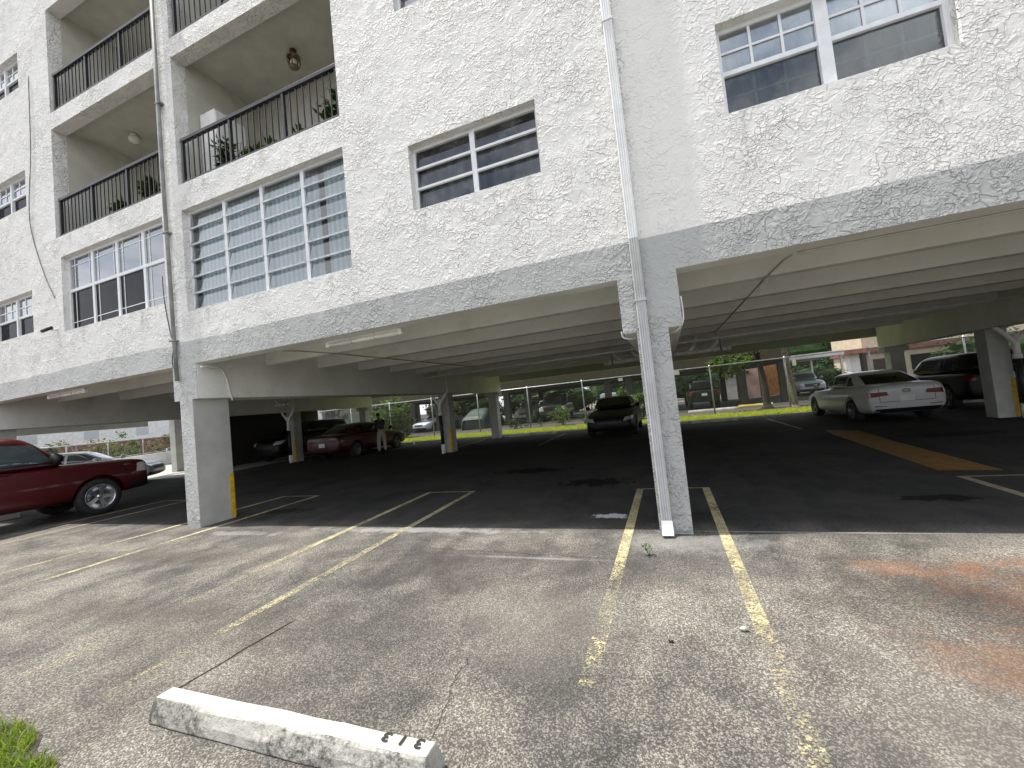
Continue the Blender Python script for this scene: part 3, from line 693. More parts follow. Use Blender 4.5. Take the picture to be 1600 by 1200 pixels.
tubething('conduit', [(-5.60, .275, 2.80), (-5.58, .6, 2.832), (-5.5, 1.4, 2.838), (-5.3, 6.8, 2.838)], .013, MT['conduit'], 'thin conduit crossing the joists near the strip light', 'conduit', 'conduits under the ceiling')
tubething('sprinkler_pipe', [(-8.9+1.7, 7.1, 2.72), (7.5, 7.1, 2.72)], .035, MT['pvc'], 'long white pipe slung under the joists across the garage', 'pipe')
tubething('cable', curve([(-7.2, .02, 2.74), (-7.22, .34, 2.73), (-7.27, .5, 2.55), (-7.28, .55, 2.3), (-7.27, .58, 2.17), (-7.4, .66, 2.17)]), .016, MT['white_cable'], 'white cable running down the beam beside the left pillar', 'cable')
tubething('cable', curve([(.47, .04, 2.52), (.475, .05, 2.35), (.46, .06, 2.24), (.40, .10, 2.17), (.33, .2, 2.16)]), .009, MT['white_cable'], 'white cable looping under the right side of the middle beam end', 'cable')
tubething('cable', curve([(-.185, .05, 2.24), (-.17, .07, 2.17), (-.10, .12, 2.15), (-.03, .2, 2.16)]), .009, MT['white_cable'], 'white cable looping under the left side of the middle beam end', 'cable')
tubething('cable', curve([(-12.2, -.012, 9.9), (-12.25, -.012, 8.2), (-12.42, -.012, 6.9), (-12.3, -.012, 6.2), (-11.9, -.012, 5.3), (-11.55, -.012, 4.75)]), .007, MT['cable'], 'thin wire curving down the white wall of the left wing', 'cable')
tubething('cable', curve([(-8.02, -.012, 4.5), (-8.0, -.012, 4.0), (-7.9, -.012, 3.45), (-7.80, -.03, 3.2), (-7.88, -.02, 2.9), (-7.82, -.02, 2.75)]), .008, MT['cable'], 'loose wire hanging beside the round grey pipe', 'cable')
r = empty('security_camera', (-11.55, 0, 4.08)); tag(r, 'small black security camera on the wall below the wide window', 'security camera')
MB().tube([(0, 0, 0), (-.0, -.10, -.01)], .018, 8).build('bracket', MT['white_pipe'], r)
MB().tube([(.06, -.11, .02), (-.16, -.17, -.03)], .034, 12).build('housing', MT['black'], r)
# balcony lamps
r = empty('ceiling_lamp', (-10.4, .95, 8.52)); tag(r, 'round white globe lamp on the left balcony ceiling', 'ceiling lamp')
MB().lathe([(0, 0), (.07, 0), (.07, -.03), (.05, -.035)], 'z', n=16).build('base', MT['white_pipe'], r)
MB().lathe([(.05, -.035), (.09, -.06), (.105, -.11), (.09, -.16), (.05, -.19), (0, -.2)], 'z', n=16).build('globe', MT['lens'], r)
r = empty('hanging_lantern', (-5.55, .95, 8.52)); tag(r, 'dark lantern hanging from the right balcony ceiling', 'lantern')
MB().lathe([(0, 0), (.06, 0), (.06, -.02), (.012, -.03), (.012, -.07)], 'z', n=12).build('canopy', MT['black_iron'], r)
b = MB(); b.lathe([(.03, -.07), (.12, -.13), (.11, -.15), (.10, -.15)], 'z', n=12); b.lathe([(.08, -.31), (.09, -.33), (.04, -.36), (0, -.37)], 'z', n=12)
for k in range(6):
    a = k*math.pi/3; b.tube([(.105*math.cos(a), .105*math.sin(a), -.14), (.115*math.cos(a), .115*math.sin(a), -.22), (.085*math.cos(a), .085*math.sin(a), -.32)], .010, 6)
b.build('cage', plain('brass_brown', (.16, .12, .06), .5), r)
MB().lathe([(0, -.17), (.05, -.19), (.06, -.24), (.045, -.30), (0, -.31)], 'z', n=12).build('globe', MT['lens'], r)
r = empty('storage_cabinet', (-7.2, .72, 6.02)); tag(r, 'tall white cabinet against the left wall of the right balcony', 'cabinet')
MB().box(-.2, .2, -.30, .30, .06, 1.55).build('case', MT['offwhite'], r, .01)
MB().box(.2, .215, -.285, -.01, .10, 1.50).build('door', MT['offwhite'], r, .004); MB().box(.2, .215, .01, .285, .10, 1.50).build('door', MT['offwhite'], r, .004)
MB().box(-.19, .19, -.29, .29, 0, .059).build('plinth', MT['alu_dull'], r)

# ------------------------------------------------------------------ vegetation
def leaf_mesh(boxes, n, size, seed, keep=1.0):
    rg = random.Random(seed); v = []; f = []
    wts = [bx[3]*bx[4]*bx[5] for bx in boxes]
    clumps = []
    for i in range(max(6, n//40)):
        bx = rg.choices(boxes, wts)[0]
        while True:
            q = Vector((rg.uniform(-1,1), rg.uniform(-1,1), rg.uniform(-1,1)))
            if .25 < q.length < 1: break
        clumps.append((Vector((bx[0]+q.x*bx[3], bx[1]+q.y*bx[4], bx[2]+q.z*bx[5])), rg.uniform(.10, .24)*(bx[3]+bx[5])/1.3))
    for i in range(n):
        c, r_ = rg.choice(clumps); p = c+Vector((rg.gauss(0, .5), rg.gauss(0, .5), rg.gauss(0, .45)))*r_
        if p.z < .02: p.z = .02+abs(p.z)*.3
        d = Vector((rg.uniform(-1,1), rg.uniform(-1,1), rg.uniform(-.7,.6))).normalized(); s_ = size*rg.uniform(.6, 1.35)
        u = d.cross(Vector((rg.uniform(-.4,.4), rg.uniform(-.4,.4), 1))).normalized(); w = d.cross(u)*.16
        b = len(v); t = p+d*s_
        v += [tuple(p), tuple(p+d*s_*.45+u*s_*.27+w*s_), tuple(t), tuple(p+d*s_*.45-u*s_*.27+w*s_)]
        f.append((b, b+1, b+2)); f.append((b, b+2, b+3))
    me = bpy.data.meshes.new('leaves'); me.from_pydata(v, [], f); me.update(); return me
def shrub(x, y, rx, ry, h, n, size, mat, seed, label, cat='shrub', name='shrub', group=None, z=0):
    r = empty(name, (x, y, z)); tag(r, label, cat, group)
    rg = random.Random(seed)
    me = leaf_mesh([(0, 0, h*.55, rx, ry, h*.45), (rx*.4, 0, h*.35, rx*.6, ry*.8, h*.33), (-rx*.4, 0, h*.38, rx*.6, ry*.8, h*.34)], n, size, seed)
    link('foliage', me, mat, r)
    b = MB()
    for k in range(4):
        a = rg.uniform(0, 6.28); b.tube([(0.05*math.cos(a), .05*math.sin(a), 0), (rx*.3*math.cos(a), ry*.3*math.sin(a), h*.4), (rx*.55*math.cos(a), ry*.55*math.sin(a), h*.75)], .02, 5, radii=[.028*h/1.5, .018*h/1.5, .006])
    b.build('stem', MT['bark'], r); return r
def core(r, rx, ry, h, seed):
    rg = random.Random(seed); b = MB(); n, m = 16, 8; base = 0
    for i in range(m+1):
        for k in range(n):
            a = 2*math.pi*k/n; e = math.pi*i/m; q = 1+rg.uniform(-.16, .16)
            b.v.append((rx*.92*q*math.sin(e)**.6*math.cos(a), ry*.8*q*math.sin(e)**.6*math.sin(a), max(0, h*.46*(1-math.cos(e))*(.92+.08*q))))
    for i in range(m):
        for k in range(n): b.f.append((i*n+k, i*n+(k+1)%n, (i+1)*n+(k+1)%n, (i+1)*n+k)); b.sm.append(False)
    b.build('inner_foliage', MT['leaf_dark'], r)
def tree(x, y, trunk, crowns, n, size, mat, bark, seed, label, r0=.17, r1=.10, group=None):
    r = empty('tree', (x, y, 0)); tag(r, label, 'tree', group); rg = random.Random(seed)
    b = MB(); P = curve(trunk, 5); m = len(P)
    b.tube(P, r0, 12, radii=[(r0*1.7 if i == 0 else r0*1.25 if i == 1 else r0)+(r1-r0)*i/(m-1) for i in range(m)])
    top = P[-1]
    for c in crowns[:7]:
        e = Vector(c[:3]); mid = (top+e)/2+Vector((rg.uniform(-.2,.2), rg.uniform(-.2,.2), .1)); st = P[int(m*.75)]
        b.tube([st, mid, e], .05, 6, radii=[r1*.7, r1*.4, .015])
    b.build('trunk', bark, r); link('crown', leaf_mesh(crowns, n, size, seed), mat, r); return r
def balcony_plant(x, y, z, h, w, n, seed, label):
    r = empty('potted_plant', (x, y, z)); tag(r, label, 'potted plant', 'plants behind the balcony railings'); rg = random.Random(seed)
    MB().lathe([(0, 0), (.09, 0), (.13, .2), (.14, .2), (.14, .23), (.11, .23)], 'z', n=14).build('pot', MT['terracotta'], r)
    b = MB()
    for k in range(5):
        a = rg.uniform(0, 6.28); b.tube([(0, 0, .2), (w*.25*math.cos(a), w*.25*math.sin(a), h*.55), (w*.5*math.cos(a), w*.5*math.sin(a), h*.9)], .008, 5)
    b.build('stem', MT['bark'], r)
    link('foliage', leaf_mesh([(0, 0, h*.62, w*.6, w*.5, h*.38)], n, .13, seed), MT['leaf'], r)
balcony_plant(-6.75, .55, 6.0, .95, .40, 260, 31, 'leafy potted plant below the white box unit on the right balcony')
balcony_plant(-5.95, .5, 6.0, .80, .36, 200, 32, 'bushy potted plant behind the middle of the right balcony railing')
balcony_plant(-5.25, .6, 6.0, .65, .34, 160, 33, 'low potted plant beside the second post of the right balcony railing')
balcony_plant(-4.15, .5, 6.0, 1.05, .42, 300, 34, 'tall potted plant at the right end of the right balcony railing')
balcony_plant(-9.95, .5, 6.0, .75, .36, 200, 35, 'potted plant behind the left post of the left balcony railing')
balcony_plant(-9.1, .5, 6.0, .82, .40, 220, 36, 'potted plant behind the middle of the left balcony railing')

# ------------------------------------------------------------------ wheel stops, small debris, weeds, grass
def wheel_stop(x, y, rz, L_, mat, label, h=.122, txt=None, group='concrete wheel stops'):
    b = MB(); n = 10; hw, tw = .078, .040
    prof = [(-hw, 0), (-hw+.006, .055), (-tw-.012, h-.012), (-tw, h), (tw, h), (tw+.012, h-.012), (hw-.006, .055), (hw, 0)]
    rg = random.Random(int(x*100)); rings = []
    for i in range(n+1):
        xx = -L_/2+L_*i/n; e = .02 if i in (0, n) else 0
        rings.append([(xx+(e*(1 if i == 0 else -1))*(p[1]/h), p[0]+rg.uniform(-.003, .003), p[1]+(rg.uniform(-.003, .002) if 0 < p[1] else 0)) for p in prof])
    base = len(b.v); m = len(prof)
    for rr in rings: b.v += rr
    for i in range(n):
        for k in range(m):
            b.f.append((i*m+k, i*m+(k+1)%m, (i+1)*m+(k+1)%m, (i+1)*m+k)); b.sm.append(False)
    b.f.append(tuple(range(m))); b.sm.append(False); b.f.append(tuple(n*m+k for k in range(m))); b.sm.append(False)
    r = empty('wheel_stop', (x, y, .002), rz); tag(r, label, 'wheel stop', group)
    b.build('concrete_bar', mat, r, .008)
    if txt:
        for k, ch in enumerate(txt):
            cu = bpy.data.curves.new('t', 'FONT'); cu.body = ch; cu.size = .085; cu.offset = .003
            to = bpy.data.objects.new('t', cu); COL.objects.link(to); dg = bpy.context.evaluated_depsgraph_get()
            me = bpy.data.meshes.new_from_object(to.evaluated_get(dg)); bpy.data.objects.remove(to)
            xs = [v.co.x for v in me.vertices]; mx = (max(xs)+min(xs))/2
            for v in me.vertices: v.co = (L_/2-.085-.085*k-(v.co.x-mx)*1.05, .036-v.co.y*.80, h+.0035)
            link('stencil_digit', me, MT['letter'], r)
    return r
wheel_stop(-1.775, -3.19, R(.6), 1.79, MT['stop'], 'white painted wheel stop numbered 313 in the foreground', txt='313')
i = 0
for x, mt, lb in ((-13.0, 'stop_grey', 'pale wheel stop beside the black sedan where the person stands'), (-5.55, 'stop_grey', 'pale wheel stop on the grass edge left of the black front-facing sedan'),
                  (1.9, 'stop_grey', 'pale wheel stop on the grass edge right of the middle pillar'), (-8.9+2.0, 'stop_grey', 'pale wheel stop beside the rear column')):
    wheel_stop(x, 13.75 if x != -13.0 else 13.35, 0, 1.7, MT[mt], lb)
wheel_stop(5.0, 22.6, R(6), 1.8, MT['stop_yellow'], 'yellow wheel stop beyond the fence beside the dark off-roader')
wheel_stop(2.6, 21.2, R(3), 2.6, MT['stop_grey'], 'long pale wheel stop behind the dark off-roader beyond the fence')
b = MB(); b.tube([(.47, -1.8, .012), (.49, -1.805, .018), (.515, -1.80, .014)], .012, 6, radii=[.008, .016, .007]); tag(b.build('stone_chip', MT['stop_grey']), 'white stone chip lying left of the right parking line', 'stone')
b = MB(); b.tube([(.05, -2.0, .008), (.075, -2.005, .010)], .008, 5, radii=[.007, .009]); tag(b.build('pebble', MT['black']), 'small dark pebble lying between the two parking lines', 'pebble')
r = empty('weed', (-.115, -.63, 0)); tag(r, 'tiny green weed growing from a crack beside the left parking line', 'weed')
b = MB(); rg = random.Random(5)
for k in range(5):
    a = k*1.26; b.tube([(0, 0, 0), (.015*math.cos(a), .015*math.sin(a), .04), (.035*math.cos(a), .035*math.sin(a), .075)], .002, 4)
b.build('stem', MT['leaf'], r); link('foliage', leaf_mesh([(0, 0, .085, .055, .05, .028)], 60, .022, 9), MT['leaf'], r)
def grass(name, poly, n, hmin, hmax, w, mat, seed, label):
    rg = random.Random(seed); v = []; f = []
    xs = [p[0] for p in poly]; ys = [p[1] for p in poly]
    def inside(x, y):
        c = False; j = len(poly)-1
        for i in range(len(poly)):
            (xi, yi), (xj, yj) = poly[i], poly[j]
            if (yi > y) != (yj > y) and x < (xj-xi)*(y-yi)/(yj-yi)+xi: c = not c
            j = i
        return c
    k = 0
    while k < n:
        x, y = rg.uniform(min(xs), max(xs)), rg.uniform(min(ys), max(ys))
        if not inside(x, y): continue
        k += 1; h = rg.uniform(hmin, hmax); a = rg.uniform(0, 6.28); b_ = rg.uniform(0, 6.28); ln = rg.uniform(.2, 1.0)*h
        dx, dy = math.cos(a)*w, math.sin(a)*w; lx, ly = math.cos(b_)*ln, math.sin(b_)*ln; i0 = len(v)
        v += [(x-dx, y-dy, 0), (x+dx, y+dy, 0), (x+dx*.7+lx*.35, y+dy*.7+ly*.35, h*.6), (x-dx*.7+lx*.35, y-dy*.7+ly*.35, h*.6), (x+lx, y+ly, h)]
        f += [(i0, i0+1, i0+2, i0+3), (i0+3, i0+2, i0+4)]
    me = bpy.data.meshes.new(name); me.from_pydata(v, [], f); me.update(); o = link(name, me, mat); tag(o, label, 'grass', kind='stuff'); return o
b = MB(); b.face([(-6, -6, .004), (-2.35, -6, .004), (-2.46, -3.74, .004), (-2.54, -3.70, .004), (-2.62, -3.64, .004), (-2.74, -3.63, .004), (-2.80, -3.57, .004), (-2.90, -3.56, .004), (-2.98, -3.58, .004), (-3.1, -3.54, .004), (-3.2, -3.48, .004), (-3.38, -3.47, .004), (-3.5, -3.45, .004), (-3.62, -3.51, .004), (-3.75, -3.47, .004), (-3.9, -3.46, .004), (-6, -3.5, .004)]); tag(b.build('soil', MT['soil'], fix=False), kind='structure')
grass('grass', [(-5, -5), (-2.45, -5), (-2.50, -3.74), (-2.72, -3.63), (-2.88, -3.56), (-3.05, -3.60), (-3.2, -3.50), (-3.45, -3.46), (-3.6, -3.52), (-3.9, -3.47), (-5, -3.5)], 19000, .02, .085, .004, MT['grass_dry'], 3, 'tuft of green and dry grass at the lower left corner')
b = MB(); b.face([(-30, 14.15, .004), (14, 14.15, .004), (14, 17.6, .004), (-30, 17.6, .004)]); tag(b.build('lawn', plain('lawn_soil', (.19, .21, .06), .95, var=.3, vsc=5), fix=False), kind='structure')
b = MB(); b.face([(-30, 17.6, .004), (30, 17.6, .004), (30, 21.3, .004), (-30, 21.3, .004)]); tag(b.build('planting_bed', MT['soil'], fix=False), kind='structure')
grass('grass', [(-28, 14.15), (13, 14.15), (13, 17.7), (-28, 17.7)], 42000, .05, .14, .010, MT['grass'], 4, 'bright sunlit lawn strip behind the building')
b = MB(); b.box(-30, 14, 13.98, 14.13, 0, .09); tag(b.build('kerb', MT['concrete']), kind='structure')

# ------------------------------------------------------------------ fence behind the lawn
r = empty('chain_link_fence', (0, 18.05, 0)); tag(r, 'tall chain-link fence with bright top rail behind the lawn', 'fence')
FX0, FX1 = -30.0, 14.0
b = MB(); b.tube([(FX0, 0, 2.42), (FX1, 0, 2.42)], .028, 8); b.build('top_rail', MT['galv'], r)
b = MB(); b.face([(FX0, 0, .03), (FX1, 0, .03), (FX1, 0, 2.40), (FX0, 0, 2.40)]); b.build('mesh', MT['chain'], r, fix=False)
x = -0.85-3.25*8; ps = None
while x < FX1:
    if ps is None: ps = MB().tube([(0, .05, 0), (0, .05, 2.5)], .034, 8).build('post', MT['galv'], r); c = ps
    else: c = ps.copy(); COL.objects.link(c)
    c.location = (x, 0, 0); x += 3.25
for x, z, w, h, lb in ((.80, 2.18, .36, .22, 'small white sign on the fence right of the middle pillar'), (-1.98, 2.2, .24, .16, 'small white sign on the fence above the black front-facing sedan'), (6.0, 2.0, .16, .30, 'small white sign on the fence beside the tree trunk')):
    r = empty('sign', (x, 18.0, z)); tag(r, lb, 'sign', 'white signs on the chain-link fence')
    MB().box(-w/2, w/2, 0, .006, 0, h).build('panel', MT['offwhite'], r)
    [MB().box(sx*w*.42-.01, sx*w*.42+.01, -.004, .03, h-.03, h-.012).build('clip', MT['galv'], r) for sx in (-1, 1)]

# ------------------------------------------------------------------ drains hanging under the ceiling
def drain_group(x, y, s, label):
    r = empty('drain_pipe', (x, y, 2.5)); tag(r, label, 'drain pipe', 'white drain pipes hung under the ceiling')
    L_ = 1.55
    b = MB(); b.tube([(0, 0, 0), (s*L_, 0, .0)], .070, 12); b.tube([(s*(L_-.02), 0, 0), (s*(L_+.10), 0, 0)], .075, 12)
    for k in (.3, .8, 1.2): b.tube([(s*k-.05, 0, 0), (s*k+.05, 0, 0)], .073, 12)
    b.build('main_run', MT['pvc'], r)
    for k in (.55, 1.12):
        b = MB(); b.tube(curve([(s*k, 0, .02), (s*(k+.16), 0, .17), (s*(k+.22), 0, .30), (s*(k+.22), 0, .66)]), .055, 10); b.tube([(s*(k+.22), 0, .45), (s*(k+.22), 0, .53)], .068, 10); b.build('branch', MT['pvc'], r)
    for k in (.1, 1.4):
        b = MB(); b.tube([(s*k, 0, .06), (s*k, 0, .67)], .008, 5); b.box(s*k-.015, s*k+.015, -.07, .07, -.07, .07); b.build('hanger', MT['black_iron'], r)
    return r
drain_group(.20, 8.05, -1, 'white drain pipe with two risers left of the middle pillar')
drain_group(.38, 8.05, 1, 'white drain pipe with two risers right of the middle pillar')
drain_group(-14.3, 7.9, -1, 'white drain pipe with two risers behind the left pillar')
def stack(x, y, s, label):
    r = empty('drain_pipe', (x, y, 0)); tag(r, label, 'drain pipe', 'white soil stacks beside the columns')
    MB().tube([(0, 0, 0), (0, 0, .34)], .075, 12).build('base', MT['pvc'], r)
    MB().tube([(0, 0, .34), (0, 0, 1.42)], .060, 12).build('iron_section', MT['black_iron'], r)
    b = MB(); b.tube([(0, 0, 1.42), (0, 0, 2.0)], .066, 12); b.tube([(0, 0, 1.40), (0, 0, 1.52)], .085, 12); b.build('junction', MT['pvc'], r)
    b = MB(); b.tube(curve([(0, 0, 1.78), (s*.16, 0, 2.0), (s*.33, 0, 2.22), (s*.36, 0, 2.4), (s*.36, 0, 2.82)]), .055, 10); b.build('branch', MT['pvc'], r)
    b = MB(); b.tube(curve([(0, 0, 1.78), (-s*.16, 0, 1.98), (-s*.30, 0, 2.14), (-s*.34, 0, 2.3)]), .05, 10); b.build('branch', MT['pvc'], r)
stack(-7.70+.02, 8.62, 1, 'white Y-shaped drain stack on the column left of centre')
stack(8.10, 8.62, -1, 'white Y-shaped drain stack on the column at the right edge')
stack(-15.25, 8.62, 1, 'white drain stack with black lower half on the farthest left column')

# ------------------------------------------------------------------ vehicles
def patch(bvh, c, axis, sg, n=6, m=6, off=.006, name='patch', mat=None, parent=None, thick=.012):
    v = []; ok = []; f = []
    for i in range(n+1):
        for k in range(m+1):
            s, t = i/n, k/m
            u = (1-s)*((1-t)*c[0][0]+t*c[3][0])+s*((1-t)*c[1][0]+t*c[2][0]); w = (1-s)*((1-t)*c[0][1]+t*c[3][1])+s*((1-t)*c[1][1]+t*c[2][1])
            if axis == 'x': o, d = Vector((sg*4, u, w)), Vector((-sg, 0, 0))
            elif axis == 'y': o, d = Vector((u, sg*8, w)), Vector((0, -sg, 0))
            else: o, d = Vector((u, w, 6)), Vector((0, 0, -1))
            h = bvh.ray_cast(o, d)
            if h[0] is None: v.append(o); ok.append(False)
            else: v.append(h[0]+(-d*.6+h[1]*.4).normalized()*off); ok.append(True)
    for i in range(n):
        for k in range(m):
            q = (i*(m+1)+k, (i+1)*(m+1)+k, (i+1)*(m+1)+k+1, i*(m+1)+k+1)
            if all(ok[j] for j in q): f.append(q)
    if not f: return None
    me = bpy.data.meshes.new(name); me.from_pydata([tuple(p) for p in v], [], f)
    bm = bmesh.new(); bm.from_mesh(me); bmesh.ops.delete(bm, geom=[q for q in bm.verts if not q.link_faces], context='VERTS')
    bmesh.ops.recalc_face_normals(bm, faces=bm.faces); bm.to_mesh(me); bm.free()
    me.polygons.foreach_set('use_smooth', [True]*len(me.polygons)); return link(name, me, mat, parent)
def evalmesh(o):
    bpy.context.view_layer.update(); dg = bpy.context.evaluated_depsgraph_get()
    return bpy.data.meshes.new_from_object(o.evaluated_get(dg))
def ring_loft(rings, cap=True):
    v = [p for r_ in rings for p in r_]; n = len(rings[0]); f = []
    for i in range(len(rings)-1):
        for k in range(n): f.append((i*n+k, i*n+(k+1)%n, (i+1)*n+(k+1)%n, (i+1)*n+k))
    if cap: f.append(tuple(reversed(range(n)))); f.append(tuple((len(rings)-1)*n+k for k in range(n)))
    return v, f
KIND = {
 # L, W, wheel r, axle front/rear (from centre), body stations (y, width factor, z bottom, z top); cabin levels (y rear, y front, half width, z)
 'sedan': dict(L=4.75, W=1.83, r=.325, ax=(1.42, -1.36), gc=.20,
   st=[(-2.375,.86,.42,.93),(-2.34,.93,.30,1.00),(-2.2,.965,.24,1.045),(-1.7,.99,.20,1.05),(-1.1,1,.19,1.01),(0,1,.19,.97),(.9,1,.19,.95),(1.35,.99,.19,.90),(1.9,.96,.20,.82),(2.2,.90,.23,.74),(2.34,.80,.30,.64),(2.375,.68,.38,.56)],
   cab=[(-2.05,1.02,.80,.93),(-1.72,.72,.765,1.10),(-1.16,.32,.68,1.34),(-.92,.10,.60,1.41),(-.70,-.15,.42,1.45)],
   side=[((.02,.98),(.86,.98),(.22,1.32),(.02,1.34)),((-.92,1.0),(-.06,.98),(-.06,1.34),(-.92,1.33)),((-1.38,1.06),(-.98,1.03),(-.98,1.30),(-1.08,1.29))],
   ws=((-.70,1.0),(.70,1.0),(.55,1.34),(-.55,1.34)), rw=((-.62,1.06),(.62,1.06),(.52,1.33),(-.52,1.33)),
   hl=((.50,.57),(.80,.62),(.83,.74),(.56,.69)), tl=((.40,.74),(.90,.70),(.90,.84),(.44,.84)), gr=((-.42,.50),(.42,.50),(.46,.64),(-.46,.64)), low=.30),
 'suv': dict(L=4.6, W=1.86, r=.36, ax=(1.38, -1.32), gc=.24,
   st=[(-2.3,.82,.48,.98),(-2.27,.92,.36,1.08),(-2.1,.97,.28,1.12),(-1.5,1,.24,1.13),(-.5,1,.23,1.12),(.7,1,.23,1.10),(1.2,.99,.23,1.08),(1.8,.97,.24,1.02),(2.1,.92,.27,.94),(2.26,.84,.34,.82),(2.3,.72,.42,.70)],
   cab=[(-2.24,1.15,.82,1.05),(-2.18,.90,.80,1.25),(-2.05,.52,.74,1.54),(-1.95,.30,.68,1.65),(-1.7,.0,.5,1.70)],
   side=[((-.02,1.14),(.84,1.14),(.40,1.54),(-.02,1.56)),((-1.0,1.15),(-.1,1.14),(-.1,1.56),(-1.0,1.55)),((-1.85,1.20),(-1.08,1.16),(-1.08,1.54),(-1.78,1.50))],
   ws=((-.72,1.16),(.72,1.16),(.60,1.56),(-.60,1.56)), rw=((-.66,1.18),(.66,1.18),(.60,1.52),(-.60,1.52)),
   hl=((.52,.74),(.82,.78),(.84,.92),(.56,.90)), tl=((.66,.86),(.86,.86),(.86,1.14),(.70,1.14)), gr=((-.44,.62),(.44,.62),(.48,.84),(-.48,.84)), low=.36),
 'pickup': dict(L=5.85, W=2.03, r=.405, ax=(1.95, -1.70), gc=.30,
   st=[(-2.92,.90,.50,1.10),(-2.88,.96,.42,1.22),(-2.6,.985,.40,1.25),(-1.7,1,.38,1.24),(-.6,1,.36,1.23),(.5,1,.36,1.23),(1.25,1,.36,1.22),(1.9,.99,.38,1.19),(2.5,.975,.40,1.17),(2.80,.955,.42,1.155),(2.90,.93,.44,1.13),(2.925,.91,.47,1.10)],
   cab=[(-1.06,1.62,.94,1.14),(-1.02,1.46,.93,1.34),(-.94,1.02,.875,1.76),(-.88,.86,.84,1.89),(-.55,.40,.62,1.95)],
   side=[((.30,1.27),(1.28,1.26),(.95,1.72),(.30,1.77)),((-.84,1.28),(.20,1.27),(.20,1.78),(-.80,1.76))],
   ws=((-.82,1.32),(.82,1.32),(.74,1.76),(-.74,1.76)), rw=((-.64,1.34),(.64,1.34),(.60,1.74),(-.60,1.74)),
   hl=((.60,.80),(.94,.80),(.94,1.06),(.66,1.06)), tl=((.80,.88),(.97,.88),(.97,1.16),(.80,1.16)), gr=((-.56,.78),(.56,.78),(.60,1.05),(-.60,1.05)), low=.52),
}
KIND['jeep'] = dict(KIND['suv'], st=[(-2.1,.90,.52,1.12),(-2.08,.96,.46,1.18),(-1.9,.98,.42,1.20),(-.5,.98,.40,1.18),(.7,.98,.40,1.17),(1.2,.90,.42,1.16),(1.8,.86,.44,1.13),(1.98,.84,.48,1.08),(2.0,.8,.55,1.0)], L=4.2, r=.42, gc=.4,
   cab=[(-2.06,.95,.82,1.12),(-2.04,.86,.81,1.30),(-2.0,.70,.76,1.72),(-1.97,.60,.74,1.82),(-1.8,.4,.6,1.86)], ax=(1.35,-1.30),
   side=[((.0,1.22),(.72,1.22),(.60,1.70),(.0,1.72)),((-.92,1.22),(-.08,1.22),(-.08,1.72),(-.92,1.72)),((-1.85,1.22),(-1.0,1.22),(-1.0,1.72),(-1.8,1.70))],
   ws=((-.70,1.22),(.70,1.22),(.66,1.70),(-.66,1.70)), rw=((-.64,1.24),(.64,1.24),(.62,1.70),(-.62,1.70)),
   hl=((.50,.86),(.70,.86),(.70,1.02),(.50,1.02)), tl=((.72,.86),(.88,.86),(.88,1.10),(.72,1.10)), gr=((-.42,.70),(.42,.70),(.42,1.05),(-.42,1.05)), low=.5)
_wheel = {}
def wheel_mesh(r, w, spokes=5):
    k = (r, w)
    if k in _wheel: return _wheel[k]
    t = MB(); t.lathe([(r*.66,-w/2+.02),(r*.72,-w/2),(r*.92,-w/2),(r*.985,-w/2+.03),(r,-w/2+.06),(r,w/2-.06),(r*.985,w/2-.03),(r*.92,w/2),(r*.72,w/2),(r*.66,w/2-.02)], 'x', n=32)
    to = t.build('wheel', MT['rubber']); tm = to.data; bpy.data.objects.remove(to)
    d = MB(); d.lathe([(r*.70,.5*w-.008),(r*.66,.5*w-.002),(r*.62,.5*w-.02),(r*.62,-.3*w),(0,-.3*w)], 'x', n=32)
    d.lathe([(0,.5*w-.03),(r*.12,.5*w-.03),(r*.15,.5*w-.05),(r*.15,.0)], 'x', n=16)
    for q in range(spokes):
        for da in (-.13, .13):
            a = 2*math.pi*q/spokes+da; ca, sa = math.cos(a), math.sin(a); bw = r*.055
            pts = []
            for rr, xx in ((r*.10, .5*w-.05), (r*.64, .5*w-.018)):
                for sgn in (-1, 1): pts.append((xx, rr*ca-sgn*bw*sa, rr*sa+sgn*bw*ca))
            back_ = [(p[0]-.035, p[1], p[2]) for p in pts]
            d.face([pts[0], pts[1], pts[3], pts[2]]); d.face([pts[0], pts[2], back_[2], back_[0]]); d.face([pts[1], back_[1], back_[3], pts[3]])
    do = d.build('rim', MT['chrome'], fix=False); dm = do.data; bpy.data.objects.remove(do)
    _wheel[k] = (tm, dm); return _wheel[k]
def dullrim(dm):
    k = dm.name+'_dull'
    if k not in _wheel:
        q = dm.copy(); q.materials.clear(); q.materials.append(MT['alloy_dull']); _wheel[k] = q
    return _wheel[k]
_shell = {}
